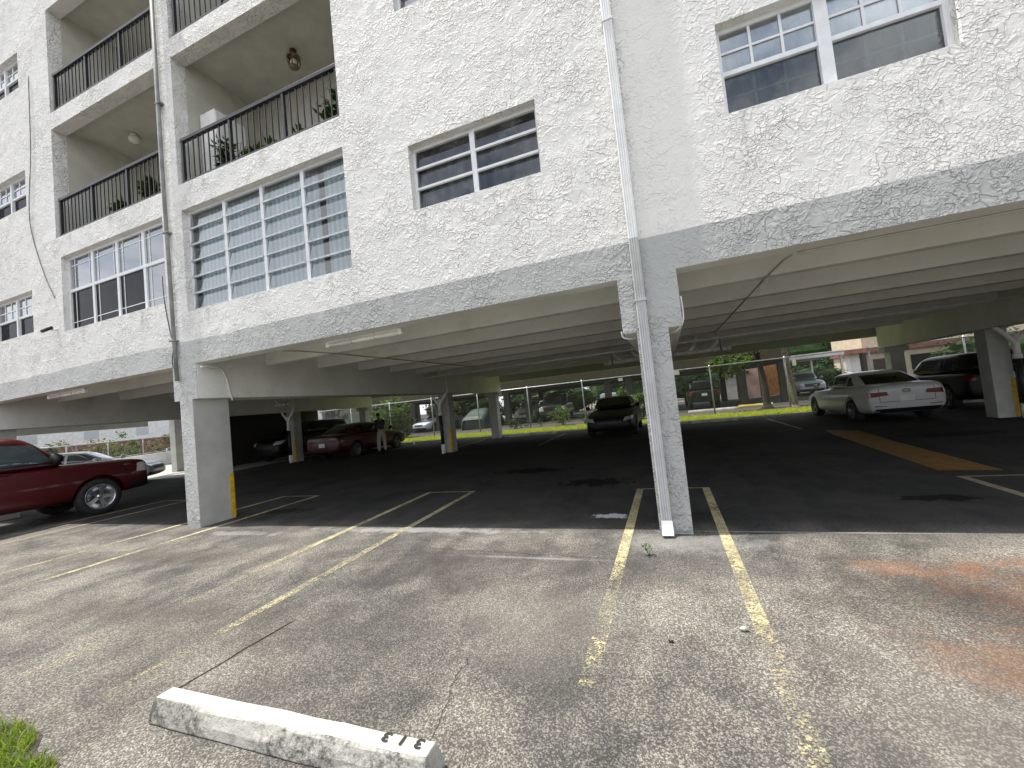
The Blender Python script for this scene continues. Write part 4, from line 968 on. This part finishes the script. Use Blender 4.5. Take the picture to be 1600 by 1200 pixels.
def car_shell(kind):
    if kind in _shell: return _shell[kind]
    K = KIND[kind]; hw = K['W']/2; rings = []
    for (y, wf, zb, zt) in K['st']:
        w = hw*wf; h = zt-zb
        half = [(.0, zb), (.72*w, zb), (.93*w, zb+.05*h), (.995*w, zb+.22*h), (w, zb+.50*h), (.985*w, zb+.72*h), (.945*w, zb+.90*h), (.86*w, zb+.985*h), (.5*w, zt+.012), (0, zt+.018)]
        rings.append([(p[0], y, p[1]) for p in half]+[(-p[0], y, p[1]) for p in half[-2:0:-1]])
    v, f = ring_loft(rings); me = bpy.data.meshes.new('b'); me.from_pydata(v, [], f)
    bm = bmesh.new(); bm.from_mesh(me); bmesh.ops.recalc_face_normals(bm, faces=bm.faces); bm.to_mesh(me); bm.free()
    o = bpy.data.objects.new('b', me); COL.objects.link(o); sd = o.modifiers.new('s', 'SUBSURF'); sd.levels = 2; sd.render_levels = 2
    cut = MB(); rr = K['r']*1.16
    for y in K['ax']:
        for sg in (-1, 1):
            n = 28; ri = [[(x_, y+rr*math.cos(2*math.pi*k/n), K['r']+.02+rr*math.sin(2*math.pi*k/n)) for k in range(n)] for x_ in ((hw-.30)*sg, (hw+.3)*sg)]
            vv, ff = ring_loft(ri); b0 = len(cut.v); cut.v += vv; cut.f += [tuple(b0+i for i in q) for q in ff]; cut.sm += [False]*len(ff)
    if kind == 'pickup': cut.box(-hw*.84, hw*.84, -2.72, -1.08, .75, 1.6)
    co = cut.build('c', None); bo = o.modifiers.new('bo', 'BOOLEAN'); bo.operation = 'DIFFERENCE'; bo.object = co; bo.solver = 'EXACT'
    low = evalmesh(o); bpy.data.objects.remove(o); bpy.data.objects.remove(co)
    # cabin
    rings = []
    for (yr, yf, w, z) in K['cab']:
        l = yf-yr; half = [(0, yf+.09), (.55*w, yf+.05), (.90*w, yf-.06), (w, yf-.16*l), (w*1.01, (yr+yf)/2), (w, yr+.14*l), (.90*w, yr+.05), (.55*w, yr-.02), (0, yr-.04)]
        rings.append([(p[0], p[1], z) for p in half]+[(-p[0], p[1], z) for p in half[-2:0:-1]])
    v, f = ring_loft(rings); m2 = bpy.data.meshes.new('k'); m2.from_pydata(v, [], f)
    bm = bmesh.new(); bm.from_mesh(m2); bmesh.ops.recalc_face_normals(bm, faces=bm.faces); bm.to_mesh(m2); bm.free()
    o = bpy.data.objects.new('k', m2); COL.objects.link(o); sd = o.modifiers.new('s', 'SUBSURF'); sd.levels = 2; sd.render_levels = 2
    cabm = evalmesh(o); bpy.data.objects.remove(o)
    def bv(mm): return BVHTree.FromPolygons([q.co for q in mm.vertices], [tuple(p.vertices) for p in mm.polygons])
    bl, bc = bv(low), bv(cabm)
    bm = bmesh.new(); bm.from_mesh(low); bm.from_mesh(cabm); me = bpy.data.meshes.new('body'); bm.to_mesh(me); bm.free()
    me.polygons.foreach_set('use_smooth', [p.area < 9 for p in me.polygons])
    try: me.set_sharp_from_angle(angle=R(48))
    except Exception: pass
    ba = bv(me); me.materials.clear()
    _shell[kind] = (me, bl, bc, ba); return _shell[kind]
def car(name, kind, col, loc, rz, label, cat, sc=1.0, glassm='carglass', detail=True, plate=True, bumper=None, group=None, badge=False, metal=0.0, mat=None):
    K = KIND[kind]; me, bl, bc, ba = car_shell(kind); hw = K['W']/2
    r = empty(name, loc, rz); r.scale = (sc, sc, sc); tag(r, label, cat, group)
    pm = mat or paint(name+'_paint', col, metal); bd = link('body', me.copy(), pm, r)
    G = MT[glassm]
    for q in K['side']:
        for sg in (1, -1): patch(ba, q, 'x', sg, 8, 5, .007, 'side_window', G, r)
    patch(bc, K['ws'], 'y', 1, 10, 6, .008, 'windshield', G, r); patch(bc, K['rw'], 'y', -1, 10, 6, .008, 'rear_window', G, r)
    for sg in (1, -1):
        patch(bl, [(sg*p[0], p[1]) for p in K['hl']], 'y', 1, 8, 4, .008, 'headlight', MT['head'], r)
        patch(ba, [(sg*p[0], p[1]) for p in K['tl']], 'y', -1, 8, 4, .008, 'taillight', MT['tail'], r)
    patch(bl, K['gr'], 'y', 1, 12, 4, .007, 'grille', MT['black'], r)
    lw = K['low']
    bmat = bumper or MT['black']
    fb = patch(bl, ((-hw*.78, lw-.06), (hw*.78, lw-.06), (hw*.80, lw+.09), (-hw*.80, lw+.09)), 'y', 1, 16, 3, .010, 'front_bumper', bmat, r)
    rb = patch(bl, ((-hw*.86, lw-.07), (hw*.86, lw-.07), (hw*.88, lw+.08), (-hw*.88, lw+.08)), 'y', -1, 16, 3, .010, 'rear_bumper', bmat, r)
    if plate: 
        zp = (K['tl'][0][1]+K['tl'][2][1])/2-(.15 if kind == 'sedan' else .06)
        patch(bl, ((-.16, zp-.08), (.16, zp-.08), (.16, zp+.08), (-.16, zp+.08)), 'y', -1, 4, 3, .014, 'licence_plate', MT['plate'], r)
    tm, dm = wheel_mesh(K['r'], .235); dm2 = dullrim(dm)
    for y in K['ax']:
        for sg in (1, -1):
            w = bpy.data.objects.new('wheel', tm); COL.objects.link(w); w.parent = r; w.location = (sg*(hw-.125), y, K['r']); w.rotation_euler = (0, 0, 0 if sg > 0 else math.pi)
            d = bpy.data.objects.new('rim', dm if kind == 'pickup' else dm2); COL.objects.link(d); d.parent = w
    fy = K['side'][0][1][0]-(.12 if kind == 'pickup' else 0); ms_ = 1.35 if kind == 'pickup' else 1.0; fz = K['side'][0][0][1]
    for sg in (1, -1):
        b = MB(); x0 = hw*.93
        ring = []
        for (yy, s_) in ((fy-.02, .75), (fy+.06, 1), (fy+.13, .7)):
            ring.append([(sg*(x0+.04+.06*ms_+.095*ms_*s_*math.cos(a)), yy, fz+.085*ms_+.085*ms_*s_*math.sin(a)) for a in [2*math.pi*k/12 for k in range(12)]])
        v, f = ring_loft(ring); b.v += v; b.f += f; b.sm += [True]*len(f)
        b.tube([(sg*(x0-.03), fy+.05, fz+.02), (sg*(x0+.05), fy+.05, fz+.05)], .025, 6); b.build('mirror', MT['black'] if kind == 'pickup' else pm, r)
    if detail and kind == 'sedan':
        for sg in (1, -1):
            patch(bl, [(sg*a_, b_) for a_, b_ in ((.60,.56),(.612,.56),(.612,.98),(.60,.98))], 'y', -1, 1, 8, .003, 'boot_seam', MT['black'], r)
            patch(bl, [(sg*a_, b_) for a_, b_ in ((.46,.44),(.74,.44),(.74,.465),(.46,.455))], 'y', -1, 6, 1, .006, 'reflector', MT['tail'], r)
            patch(bl, [(sg*a_, b_) for a_, b_ in ((.56,.30),(.78,.32),(.78,.42),(.60,.40))], 'y', 1, 6, 2, .006, 'fog_lamp', MT['black'], r)
        patch(bl, ((-.60,.555),(.60,.555),(.60,.567),(-.60,.567)), 'y', -1, 10, 1, .003, 'boot_seam', MT['black'], r)
    if kind == 'pickup':
        for sg in (1, -1):
            patch(bl, ((2.66,.86),(2.905,.84),(2.905,1.07),(2.70,1.05)), 'x', sg, 6, 4, .008, 'headlight', MT['head'], r)
            patch(bl, ((2.50,.40),(2.90,.44),(2.905,.66),(2.52,.62)), 'x', sg, 6, 4, .012, 'bumper_corner', MT['black'], r)
    if detail:
        for q in K['side'][:2]:
            yh = min(q[0][0], q[1][0])+.10; zh = q[0][1]-.10
            for sg in (1, -1): patch(ba, ((yh, zh-.015), (yh+.20, zh-.015), (yh+.20, zh+.02), (yh, zh+.02)), 'x', sg, 4, 2, .022, 'door_handle', pm, r)
            for sg in (1, -1): patch(bl, ((q[0][0]-.035, .45), (q[0][0]-.025, .45), (q[0][0]-.025, zh+.13), (q[0][0]-.035, zh+.13)), 'x', sg, 1, 10, .003, 'door_seam', MT['black'], r)
    if badge:
        zb = K['tl'][0][1]+.10
        h = bl.ray_cast(Vector((0, -8, zb)), Vector((0, 1, 0)))[0]
        if h:
            b = MB(); n = 24
            ring = [(.085*math.cos(2*math.pi*k/n), -.012, .045*math.sin(2*math.pi*k/n)) for k in range(n+1)]
            b.tube([(p[0], h.y+p[1], zb+p[2]) for p in ring], .008, 6, caps=False)
            for xx in (-.04, 0, .04): b.tube([(xx-.01, h.y-.012, zb-.022), (xx+.012, h.y-.012, zb+.022)], .005, 5)
            b.build('badge', MT['rail'], r)
    return r
pk = car('pickup_truck', 'pickup', (.062, .003, .006), (-13.215, -1.09, 0), 0, 'dark red pickup truck at the left edge under the building', 'pickup truck', glassm='carglass_light', bumper=MT['black'])
ws = car('white_sedan', 'sedan', (.56, .57, .57), (6.16, 11.75, 0), R(2.5), 'white sedan seen from behind, parked right of the middle pillar', 'car', badge=True)
car('black_sedan', 'sedan', (.008, .008, .009), (-1.80, 12.55, 0), R(180), 'black sedan parked facing the camera left of the middle pillar', 'car', mat=MT['dusty_black'])
car('dark_suv', 'suv', (.010, .011, .014), (9.35, 13.5, 0), 0, 'dark sport utility vehicle behind the white sedan and the right column', 'SUV', mat=MT['dusty_black'])
car('red_sedan', 'sedan', (.045, .002, .0035), (-13.22, 10.75, 0), 0, 'dark red sedan with the person standing beside it', 'car')
car('dark_suv', 'suv', (.006, .006, .007), (-17.3, 11.4, 0), R(180), 'dark tall vehicle in deep shade facing the camera beside the left pillar', 'SUV', sc=1.05, mat=MT['dusty_black'])
car('white_car', 'sedan', (.62, .64, .66), (-20.5, 4.0, 0), R(-48), 'white sedan parked beyond the red pickup in the open', 'car', glassm='carglass_light', detail=False)
BGRP = 'vehicles parked beyond the fence'
def bgcar(*a, **k): return car(*a, detail=False, **k)
bgcar('off_roader', 'jeep', (.012, .013, .016), (2.42, 26.0, 0), R(2), 'boxy black off-roader seen from behind beyond the fence', 'off-roader', mat=MT['dusty_black'])
bgcar('pickup_truck', 'pickup', (.075, .055, .05), (-7.9, 27.0, 0), R(186), 'brownish pickup truck facing the lawn beyond the fence', 'pickup truck', glassm='carglass_light')
bgcar('silver_suv', 'suv', (.50, .52, .55), (-10.3, 27.6, 0), R(184), 'pale silver sport utility vehicle between the dark posts beyond the fence', 'SUV', glassm='carglass_light')
bgcar('silver_sedan', 'sedan', (.45, .50, .58), (-18.2, 26.0, 0), R(168), 'pale blue sedan beyond the fence left of the drain stack', 'car', glassm='carglass_light')
bgcar('teal_suv', 'suv', (.05, .09, .10), (-4.9, 35.0, 0), R(180), 'teal sport utility vehicle far behind the black front-facing sedan', 'SUV', glassm='carglass_light')
bgcar('silver_suv', 'suv', (.36, .40, .44), (10.15, 32.6, 0), R(178), 'grey-blue sport utility vehicle beside the tree trunk beyond the fence', 'SUV', glassm='carglass_light')
bgcar('silver_sedan', 'sedan', (.50, .55, .62), (-41.0, 20.5, 0), R(100), 'pale blue car beyond the low white wall at far left', 'car', glassm='carglass_light')
# covered car: a sedan shape under a loose tarp
r = empty('covered_car', (-13.3, 24.6, 0), R(4)); tag(r, 'car hidden under a dark green tarp beyond the fence', 'covered car')
rings = []
for (y, w, z) in ((-2.4,.80,.72),(-2.3,.93,.95),(-1.7,.96,1.08),(-1.1,.90,1.42),(-.3,.86,1.52),(.4,.88,1.42),(1.1,.95,1.06),(1.9,.95,.96),(2.3,.88,.84),(2.42,.76,.6)):
    half = [(w*1.10, .04), (w*1.06, .35), (w, .70*min(1, z)), (w*.86, z*.97), (w*.4, z), (0, z)]
    rings.append([(p[0], y, p[1]) for p in half]+[(-p[0], y, p[1]) for p in half[-2::-1]])
v = [p for q in rings for p in q]; n = 11; f = [(i*n+k, i*n+k+1, (i+1)*n+k+1, (i+1)*n+k) for i in range(len(rings)-1) for k in range(n-1)]
f += [tuple(range(n)), tuple(range((len(rings)-1)*n, len(rings)*n))]
me = bpy.data.meshes.new('tarp'); me.from_pydata(v, [], f); me.polygons.foreach_set('use_smooth', [True]*len(f)); o = link('tarp', me, MT['tarp'], r); md = o.modifiers.new('s', 'SUBSURF'); md.levels = md.render_levels = 2
tm, dm = wheel_mesh(.325, .235)
for y in (1.4, -1.4):
    for sg in (1, -1):
        w = bpy.data.objects.new('wheel', tm); COL.objects.link(w); w.parent = r; w.location = (sg*.78, y, .325)

# ------------------------------------------------------------------ the person beside the black sedan
def skin(name, joints, edges, mat, parent, lv=2):
    me = bpy.data.meshes.new(name); me.from_pydata([j[0] for j in joints], edges, []); o = link(name, me, mat, parent)
    md = o.modifiers.new('skin', 'SKIN'); md.use_smooth_shade = True
    for i, j in enumerate(joints):
        sv = me.skin_vertices[0].data[i]; rr = j[1] if isinstance(j[1], tuple) else (j[1], j[1]); sv.radius = rr; sv.use_root = (i == 0)
    s_ = o.modifiers.new('sub', 'SUBSURF'); s_.levels = s_.render_levels = lv
    m2 = evalmesh(o); m2.name = name; bpy.data.objects.remove(o); m2.materials.clear(); return link(name, m2, mat, parent)
P = empty('person', (-11.86, 10.45, 0), R(62)); tag(P, 'person in dark shirt and khaki trousers leaning towards the black sedan', 'person')
# local: x right, y forward (towards the car), z up
J = [((0,0,.93),(.15,.11)),((0,.03,1.12),(.14,.10)),((0,.08,1.30),(.165,.11)),((0,.13,1.42),(.12,.09)),((0,.17,1.50),(.052,.055)),((0,.20,1.57),(.062,.072)),((0,.225,1.66),(.076,.09)),((0,.23,1.735),(.05,.06)),
     ((.10,0,.86),(.092,.095)),((.13,.03,.50),(.058,.062)),((.14,-.02,.10),(.038,.042)),((.15,.10,.04),(.042,.03)),((.155,.19,.03),(.036,.022)),
     ((-.10,0,.86),(.092,.095)),((-.15,.0,.50),(.058,.062)),((-.18,-.06,.10),(.038,.042)),((-.19,.06,.04),(.042,.03)),((-.195,.15,.03),(.036,.022)),
     ((.19,.12,1.40),(.055,.055)),((.25,.20,1.16),(.042,.042)),((.19,.42,1.08),(.030,.030)),((.17,.50,1.07),(.036,.020)),
     ((-.19,.12,1.40),(.055,.055)),((-.26,.18,1.16),(.042,.042)),((-.20,.40,1.06),(.030,.030)),((-.18,.48,1.05),(.036,.020))]
E_ = [(0,1),(1,2),(2,3),(3,4),(4,5),(5,6),(6,7),(0,8),(8,9),(9,10),(10,11),(11,12),(0,13),(13,14),(14,15),(15,16),(16,17),(3,18),(18,19),(19,20),(20,21),(3,22),(22,23),(23,24),(24,25)]
for hand, sx in ((21, 1), (25, -1)):
    p = J[hand][0]
    for q, (dx, ln) in enumerate(((-.030,.062),(-.010,.074),(.010,.070),(.029,.055))):
        i0 = len(J); J += [((p[0]+dx, p[1]+.05, p[2]-.004),(.0095,.0095)), ((p[0]+dx*1.1, p[1]+.05+ln*.55, p[2]-.016),(.009,.009)), ((p[0]+dx*1.1, p[1]+.05+ln*.85, p[2]-.042),(.008,.008))]
        E_ += [(hand,i0),(i0,i0+1),(i0+1,i0+2)]
    i0 = len(J); J += [((p[0]-sx*.045, p[1]+.01, p[2]-.01),(.011,.011)), ((p[0]-sx*.058, p[1]+.05, p[2]-.025),(.009,.009))]; E_ += [(hand,i0),(i0,i0+1)]
skin('body', J, E_, MT['skin'], P)
skin('trousers', [((0,0,.93),(.172,.132)),((0,.01,1.00),(.168,.128)),((.10,0,.84),(.112,.115)),((.13,.03,.50),(.085,.088)),((.14,-.02,.10),(.078,.078)),((-.10,0,.84),(.112,.115)),((-.15,0,.50),(.085,.088)),((-.18,-.06,.10),(.078,.078))], [(0,1),(0,2),(2,3),(3,4),(0,5),(5,6),(6,7)], MT['khaki'], P)
skin('shirt', [((0,.02,.98),(.185,.145)),((0,.04,1.12),(.178,.132)),((0,.08,1.30),(.19,.135)),((0,.13,1.42),(.145,.112)),((.19,.12,1.40),(.075,.075)),((.235,.18,1.22),(.066,.066)),((-.19,.12,1.40),(.075,.075)),((-.24,.165,1.22),(.066,.066)),((0,.16,1.475),(.07,.07))], [(0,1),(1,2),(2,3),(3,4),(4,5),(3,6),(6,7),(3,8)], MT['shirt'], P)
for sx, cx, cy in ((1, .145, .06), (-1, -.185, .02)):
    b = MB(); rr = []
    for (yy, w, h) in ((-.10,.036,.07),(-.05,.047,.10),(.04,.05,.095),(.12,.052,.07),(.18,.04,.05)):
        rr.append([(cx+w*math.cos(a), cy+yy, max(0, h/2+h/2*math.sin(a))) for a in [2*math.pi*k/12 for k in range(12)]])
    v, f = ring_loft(rr); b.v += v; b.f += f; b.sm += [True]*len(f); b.build('shoe', MT['black'], P)
def ball(name, c, rx, ry, rz_, mat, n=14):
    b = MB(); pr = [(math.sin(math.pi*i/8), -math.cos(math.pi*i/8)) for i in range(9)]; b.lathe(pr, 'z', n=n); b.v = [(c[0]+p[0]*rx, c[1]+p[1]*ry, c[2]+p[2]*rz_) for p in b.v]; return b.build(name, mat, P)
ball('hair', (0, .205, 1.70), .083, .098, .088, MT['hair'])
for sx in (-1, 1): ball('eye', (sx*.032, .312, 1.665), .011, .009, .008, MT['black'], 8); ball('ear', (sx*.082, .225, 1.655), .012, .022, .034, MT['skin'], 8)
ball('nose', (0, .322, 1.635), .013, .018, .022, MT['skin'], 8); ball('mouth', (0, .308, 1.60), .024, .010, .006, MT['tail'], 8)

# ------------------------------------------------------------------ beyond the fence
N = empty('neighbour_building', (0, 0, 0)); tag(N, 'olive-tan neighbouring building raised on dark posts beyond the fence', 'building')
MB().box(-24, 7.4, 24, 34, 2.62, 9).build('wall', MT['olive'], N)
MB().box(-24.2, 7.6, 23.8, 34.2, 9, 9.3).build('roof', MT['concrete'], N)
MB().box(-23.9, 7.3, 24.1, 33.9, 2.45, 2.615).build('soffit', MT['dark_post'], N)
for x in (-19.4, -17.05, -11.05, -9.4, -3.5, -2.05, 4.72, 6.95):
    for y in (24.3,) if x not in (-11.05, 4.72) else (24.3, 33.5):
        MB().box(x-.22, x+.22, y-.22, y+.22, 0, 2.449).build('post', MT['dark_post'], N, .01)
for x in (-22.0, -13.5, -6.4, 1.2):
    f_ = MB(); fr(f_, x-.9, x+.9, 4.2, 5.5, .06, 23.96, 24.06); w_ = f_.build('window', MT['alu'], N); MB().box(x-.84, x+.84, 23.99, 24.0, 4.26, 5.44).build('pane', MT['carglass'], w_)
r = empty('pink_building', (0, 0, 0)); tag(r, 'sunlit pink stair house with a wall ornament and orange-brown panel beyond the fence', 'building')
MB().box(6.35, 8.05, 37, 39, 0, 3.6).build('wall', MT['pink'], r); MB().box(5.2, 6.2, 36.6, 38.5, 0, 3.5).build('wall', MT['offwhite'], r); MB().box(5.15, 6.25, 36.55, 38.55, 2.2, 2.9).build('trim', MT['redwood'], r)
MB().box(8.6, 9.9, 37, 37.3, 0, 3.2).build('panel', MT['rustdoor'], r); MB().box(8.06, 8.6, 37.4, 37.6, 0, 3.4).build('wall', MT['brick'], r)
b = MB()
for k in range(10):
    a = 2*math.pi*k/10+.2; l = .42 if k % 2 else .32; b.prism([(7.2+.03*math.cos(a+1.57), 2.25+.03*math.sin(a+1.57)), (7.2+l*math.cos(a), 2.25+l*math.sin(a)), (7.2-.03*math.cos(a+1.57), 2.25-.03*math.sin(a+1.57))], 'y', 36.95, 36.99)
b.build('wall_ornament', MT['brown'], r)
r = empty('cream_building', (0, 0, 0)); tag(r, 'sunlit cream building with a dark door and a small sign behind the white sedan', 'building')
MB().box(17.2, 48, 41, 48, 0, 5.0).build('wall', MT['cream'], r); MB().box(17.0, 48.2, 40.7, 48.2, 2.85, 3.3).build('fascia', MT['brick'], r)
d = MB().box(17.85, 18.75, 40.95, 41.01, 0, 2.25).build('door', MT['brown'], r); MB().box(18.6, 18.68, 40.90, 40.95, 1.0, 1.12).build('handle', MT['chrome'], d)
MB().box(19.25, 19.75, 40.95, 41.01, 1.6, 2.05).build('plaque', MT['redwood'], r)
MB().box(15.9, 16.6, 40.2, 41.2, 0, 2.9).build('pillar', MT['offwhite'], r); MB().box(16.9, 17.19, 40.4, 41.0, 0, 2.84).build('pillar', MT['brown'], r)
MB().box(15.3, 17.0, 39.6, 41.4, 2.901, 3.3).build('canopy', MT['redwood'], r)
MB().box(20.5, 22.5, 40.93, 41.01, 1.0, 2.3).build('window', MT['carglass'], r)
r = empty('carport', (0, 0, 0)); tag(r, 'white-edged flat carport roof on white posts beyond the tree trunk', 'carport')
MB().box(7.9, 11.9, 29.5, 36, 2.62, 2.95).build('roof', MT['offwhite'], r)
for x, y in ((8.05, 29.7), (11.75, 29.7), (8.05, 35.8), (11.75, 35.8)): MB().box(x-.06, x+.06, y-.06, y+.06, 0, 2.619).build('post', MT['offwhite'], r)
for k, x in enumerate((14.6, 16.9, 18.6)):
    r = empty('garden_wall', (x, 47, 0)); tag(r, ('low white wall section beside the white carport post', 'low white wall section in the middle, beyond the white sedan roof', 'low white wall section beside the white pillar')[k], 'wall', 'low white wall sections in the distance')
    MB().box(-.85, .85, 0, .2, .25, 1.75).build('panel', MT['offwhite'], r); MB().box(-.9, .9, -.04, .24, 1.75, 1.85).build('cap', MT['concrete'], r); MB().box(-.9, .9, -.04, .24, 0, .25).build('footing', MT['brown'], r)
def table(x, y, rz, label):
    r = empty('picnic_table', (x, y, 0), rz); tag(r, label, 'picnic table', 'red-brown picnic tables')
    MB().box(-.9, .9, -.38, .38, .70, .75).build('top', MT['redwood'], r, .01)
    for s in (-1, 1):
        MB().box(-.9, .9, s*.72-.14, s*.72+.14, .42, .46).build('bench', MT['redwood'], r, .01)
        b = MB(); b.tube([(s*.65, -.75, 0), (s*.65, -.2, .70)], .045, 6); b.tube([(s*.65, .75, 0), (s*.65, .2, .70)], .045, 6); b.tube([(s*.65, -.75, .40), (s*.65, .75, .40)], .035, 6); b.build('leg', MT['redwood'], r)
table(-9.6, 42, .3, 'red-brown picnic table nearest the brownish pickup beyond the fence'); table(-7.2, 42.5, .1, 'red-brown picnic table behind the black front-facing sedan')
# trees and shrubs
tree(6.0, 18.9, [(0,0,0), (.02,0,.4), (-.05,.0,1.5), (-.12,0,3.0), (-.1,0,5.2)], [(0,0,6.5,2.2,2.0,1.5),(-1.2,.4,6.0,1.3,1.3,1.0),(1.3,-.2,6.2,1.3,1.3,1.0)], 2600, .22, MT['leaf'], MT['bark'], 41, 'tree with ringed grey trunk at the fence left of the white sedan', .17, .13)
tree(5.0, 19.6, [(0,0,0), (0,0,.7), (-.03,0,1.6), (-.12,-.1,2.4), (-.2,-.15,3.1)], [(-1.6,-.9,2.45,1.05,.6,.55),(-2.1,-1.0,2.2,.6,.5,.5),(-.7,-.6,2.75,.8,.6,.4)], 1100, .17, MT['leaf'], MT['dark_bark'], 42, 'small sunlit tree leaning left over the fence above the off-roader', .20, .10)
shrub(-17.75, 19.0, 1.75, .8, 2.75, 4200, .19, MT['leaf'], 43, 'tall leafy shrub on the fence left of the person')
shrub(-1.75, 19.1, 1.0, .6, 1.8, 2000, .18, MT['leaf'], 44, 'green shrub right behind the black front-facing sedan')
shrub(-5.6, 19.0, .95, .5, 1.15, 700, .13, MT['leaf'], 45, 'pale green shrub below the brownish pickup')
shrub(-3.9, 19.3, .9, .5, .85, 500, .12, MT['leaf_dark'], 46, 'low dark shrub left of the black front-facing sedan')
shrub(-8.4, 19.6, 1.2, .5, .8, 600, .12, MT['leaf_dark'], 47, 'low dark shrub in front of the silver vehicle')
shrub(-21.0, 19.4, 1.0, .7, 1.5, 700, .15, MT['leaf'], 48, 'pale shrub behind the red sedan')
tree(-24.6, 21.0, [(0,0,0), (.1,0,1), (.3,.1,2.0), (.3,.2,3.2)], [(0,0,3.4,1.6,1.2,1.3),(1.3,-.3,2.4,1.0,.8,1.0),(-1.2,.2,2.9,1.1,.9,.9)], 1800, .2, MT['leaf_dark'], MT['bark'], 49, 'dark green tree behind the farthest left column', .14, .07)
tree(-29.5, 21.5, [(0,0,0), (.1,0,1), (.2,.1,2.2), (.3,.2,3.2)], [(0,0,3.4,1.7,1.2,1.3),(1.4,-.3,2.6,1.0,.8,.9)], 1500, .2, MT['leaf'], MT['bark'], 50, 'green tree above the dark vehicles at left', .14, .07)
for k, (x, y, rx, h, s_) in enumerate(((-12.0, 39, 4.6, 2.6, 51), (-3.2, 47, 5, 3.4, 52), (4, 50, 4, 3.8, 53), (14, 52, 5, 5.2, 54), (-21.5, 37, 4.6, 2.6, 55), (22, 58, 5, 6, 56))):
    hg = shrub(x, y, rx*1.15, 1.5, h*1.25, 3600, .34, MT['leaf_dark'], s_, ('hedge mass far behind the brownish pickup', 'hedge mass far behind the black front-facing sedan', 'hedge mass far behind the off-roader', 'dark hedge mass far behind the carport', 'hedge mass far behind the green tarp', 'dark hedge mass behind the cream building')[k], 'hedge', 'hedge', 'distant hedges beyond the neighbouring building'); core(hg, rx*1.15, 1.5, h*1.25, s_)
# far left: low wall, fence, planting and houses
r = empty('low_wall', (0, 0, 0)); tag(r, 'low white wall carrying a wire fence beyond the red pickup', 'wall')
def seg(b, x0, y0, x1, y1, t, z0, z1):
    d = Vector((x1-x0, y1-y0)).normalized(); n = Vector((-d.y, d.x))*t/2
    b.prism([(x0+n.x, y0+n.y), (x0-n.x, y0-n.y), (x1-n.x, y1-n.y), (x1+n.x, y1+n.y)], 'z', z0, z1)
b = MB(); seg(b, -27.2, 3.0, -30.6, 14.5, .22, 0, .78); b.build('wall', MT['offwhite'], r)
r = empty('wire_fence', (0, 0, 0)); tag(r, 'wire fence with thin posts on top of the low white wall', 'fence')
b = MB(); b.tube([(-27.2, 3.0, 1.75), (-30.6, 14.5, 1.75)], .03, 6); b.tube([(-27.2, 3.0, .86), (-30.6, 14.5, .86)], .02, 6); b.build('rail', MT['galv'], r)
b = MB(); b.face([(-27.2, 3.0, .80), (-30.6, 14.5, .80), (-30.6, 14.5, 1.74), (-27.2, 3.0, 1.74)]); b.build('mesh', MT['chain'], r, fix=False)
for k in range(7):
    t = k/6; x, y = -27.2-3.4*t, 3+11.5*t; MB().tube([(x, y, .78), (x, y, 1.8)], .03, 6).build('post', MT['galv'], r)
for k, (x, y, h, n, mt) in enumerate(((-33, 7.5, 2.1, 900, 'leaf_dark'), (-35.5, 10.5, 2.3, 900, 'leaf_olive'), (-37, 13.0, 2.4, 800, 'leaf'), (-39, 15.5, 2.3, 800, 'leaf_olive'), (-41, 18.2, 2.0, 800, 'leaf_olive'))):
    shrub(x, y, 1.5, 1.2, h, n, .2, MT[mt], 60+k, ('dark green shrub nearest the red pickup roof beyond the wire fence', 'olive shrub beyond the wire fence above the white sedan', 'bright green shrub beyond the wire fence, tallest of its row', 'dry olive shrub beyond the wire fence', 'dry brownish shrub at the right end of the row beyond the wire fence')[k], group='shrubs behind the low white wall')
r = empty('far_house', (0, 0, 0)); tag(r, 'pale house with a red-brown lower storey far beyond the wire fence', 'building')
b = MB(); seg(b, -58, 2, -64, 34, 6, 1.9, 7); b.build('wall', MT['offwhite'], r); b = MB(); seg(b, -57.9, 1.9, -63.9, 34.1, 6.1, 0, 1.89); b.build('base_wall', MT['brick'], r); b = MB(); seg(b, -57.8, 1.8, -64.2, 34.2, 6.6, 7.01, 7.3); b.build('roof', MT['concrete'], r)
for k in range(6):
    t = .1+.16*k; x, y = -58-6*t+3.0, 2+32*t+.55; b = MB(); seg(b, x+.02, y-.7, x-.24, y+.7, .12, 2.4, 4.4); b.build('window', MT['alu_dull'], r)

r = empty('garden_house', (0, 0, 0)); tag(r, 'grey-green low house with a dark doorway behind the farthest left column', 'building')
MB().box(-44, -24.5, 25, 33, 0, 4.6).build('wall', plain('grey_green_wall', (.16, .17, .13), .85), r); MB().box(-44.4, -24.2, 24.5, 33.4, 4.601, 4.9).build('roof', MT['dark_post'], r)
d = MB().box(-29.6, -28.4, 24.95, 25.01, 0, 2.5).build('door', MT['black'], r); MB().box(-28.55, -28.48, 24.90, 24.95, 1.0, 1.1).build('handle', MT['chrome'], d)
MB().box(-30.6, -29.9, 24.9, 24.999, 0, 3.4).build('pilaster', MT['offwhite'], r)
shrub(-26.5, 20.2, 1.6, .8, 2.0, 1000, .17, MT['leaf'], 71, 'leafy shrub on the fence right behind the red sedan roof')
shrub(-30.8, 20.6, 1.9, .9, 2.6, 1300, .18, MT['leaf_dark'], 72, 'dark leafy shrub farthest left along the chain-link fence')

hg = shrub(24.5, 37.5, 4.2, 1.4, 3.3, 3200, .32, MT['leaf_dark'], 73, 'dark hedge in front of the cream building, right of its door', 'hedge', 'hedge'); core(hg, 4.2, 1.4, 3.3, 73)
hg = shrub(12.6, 38.5, 1.9, 1.0, 2.3, 1800, .28, MT['leaf_dark'], 74, 'dark hedge under the far end of the carport roof', 'hedge', 'hedge'); core(hg, 1.9, 1.0, 2.3, 74)
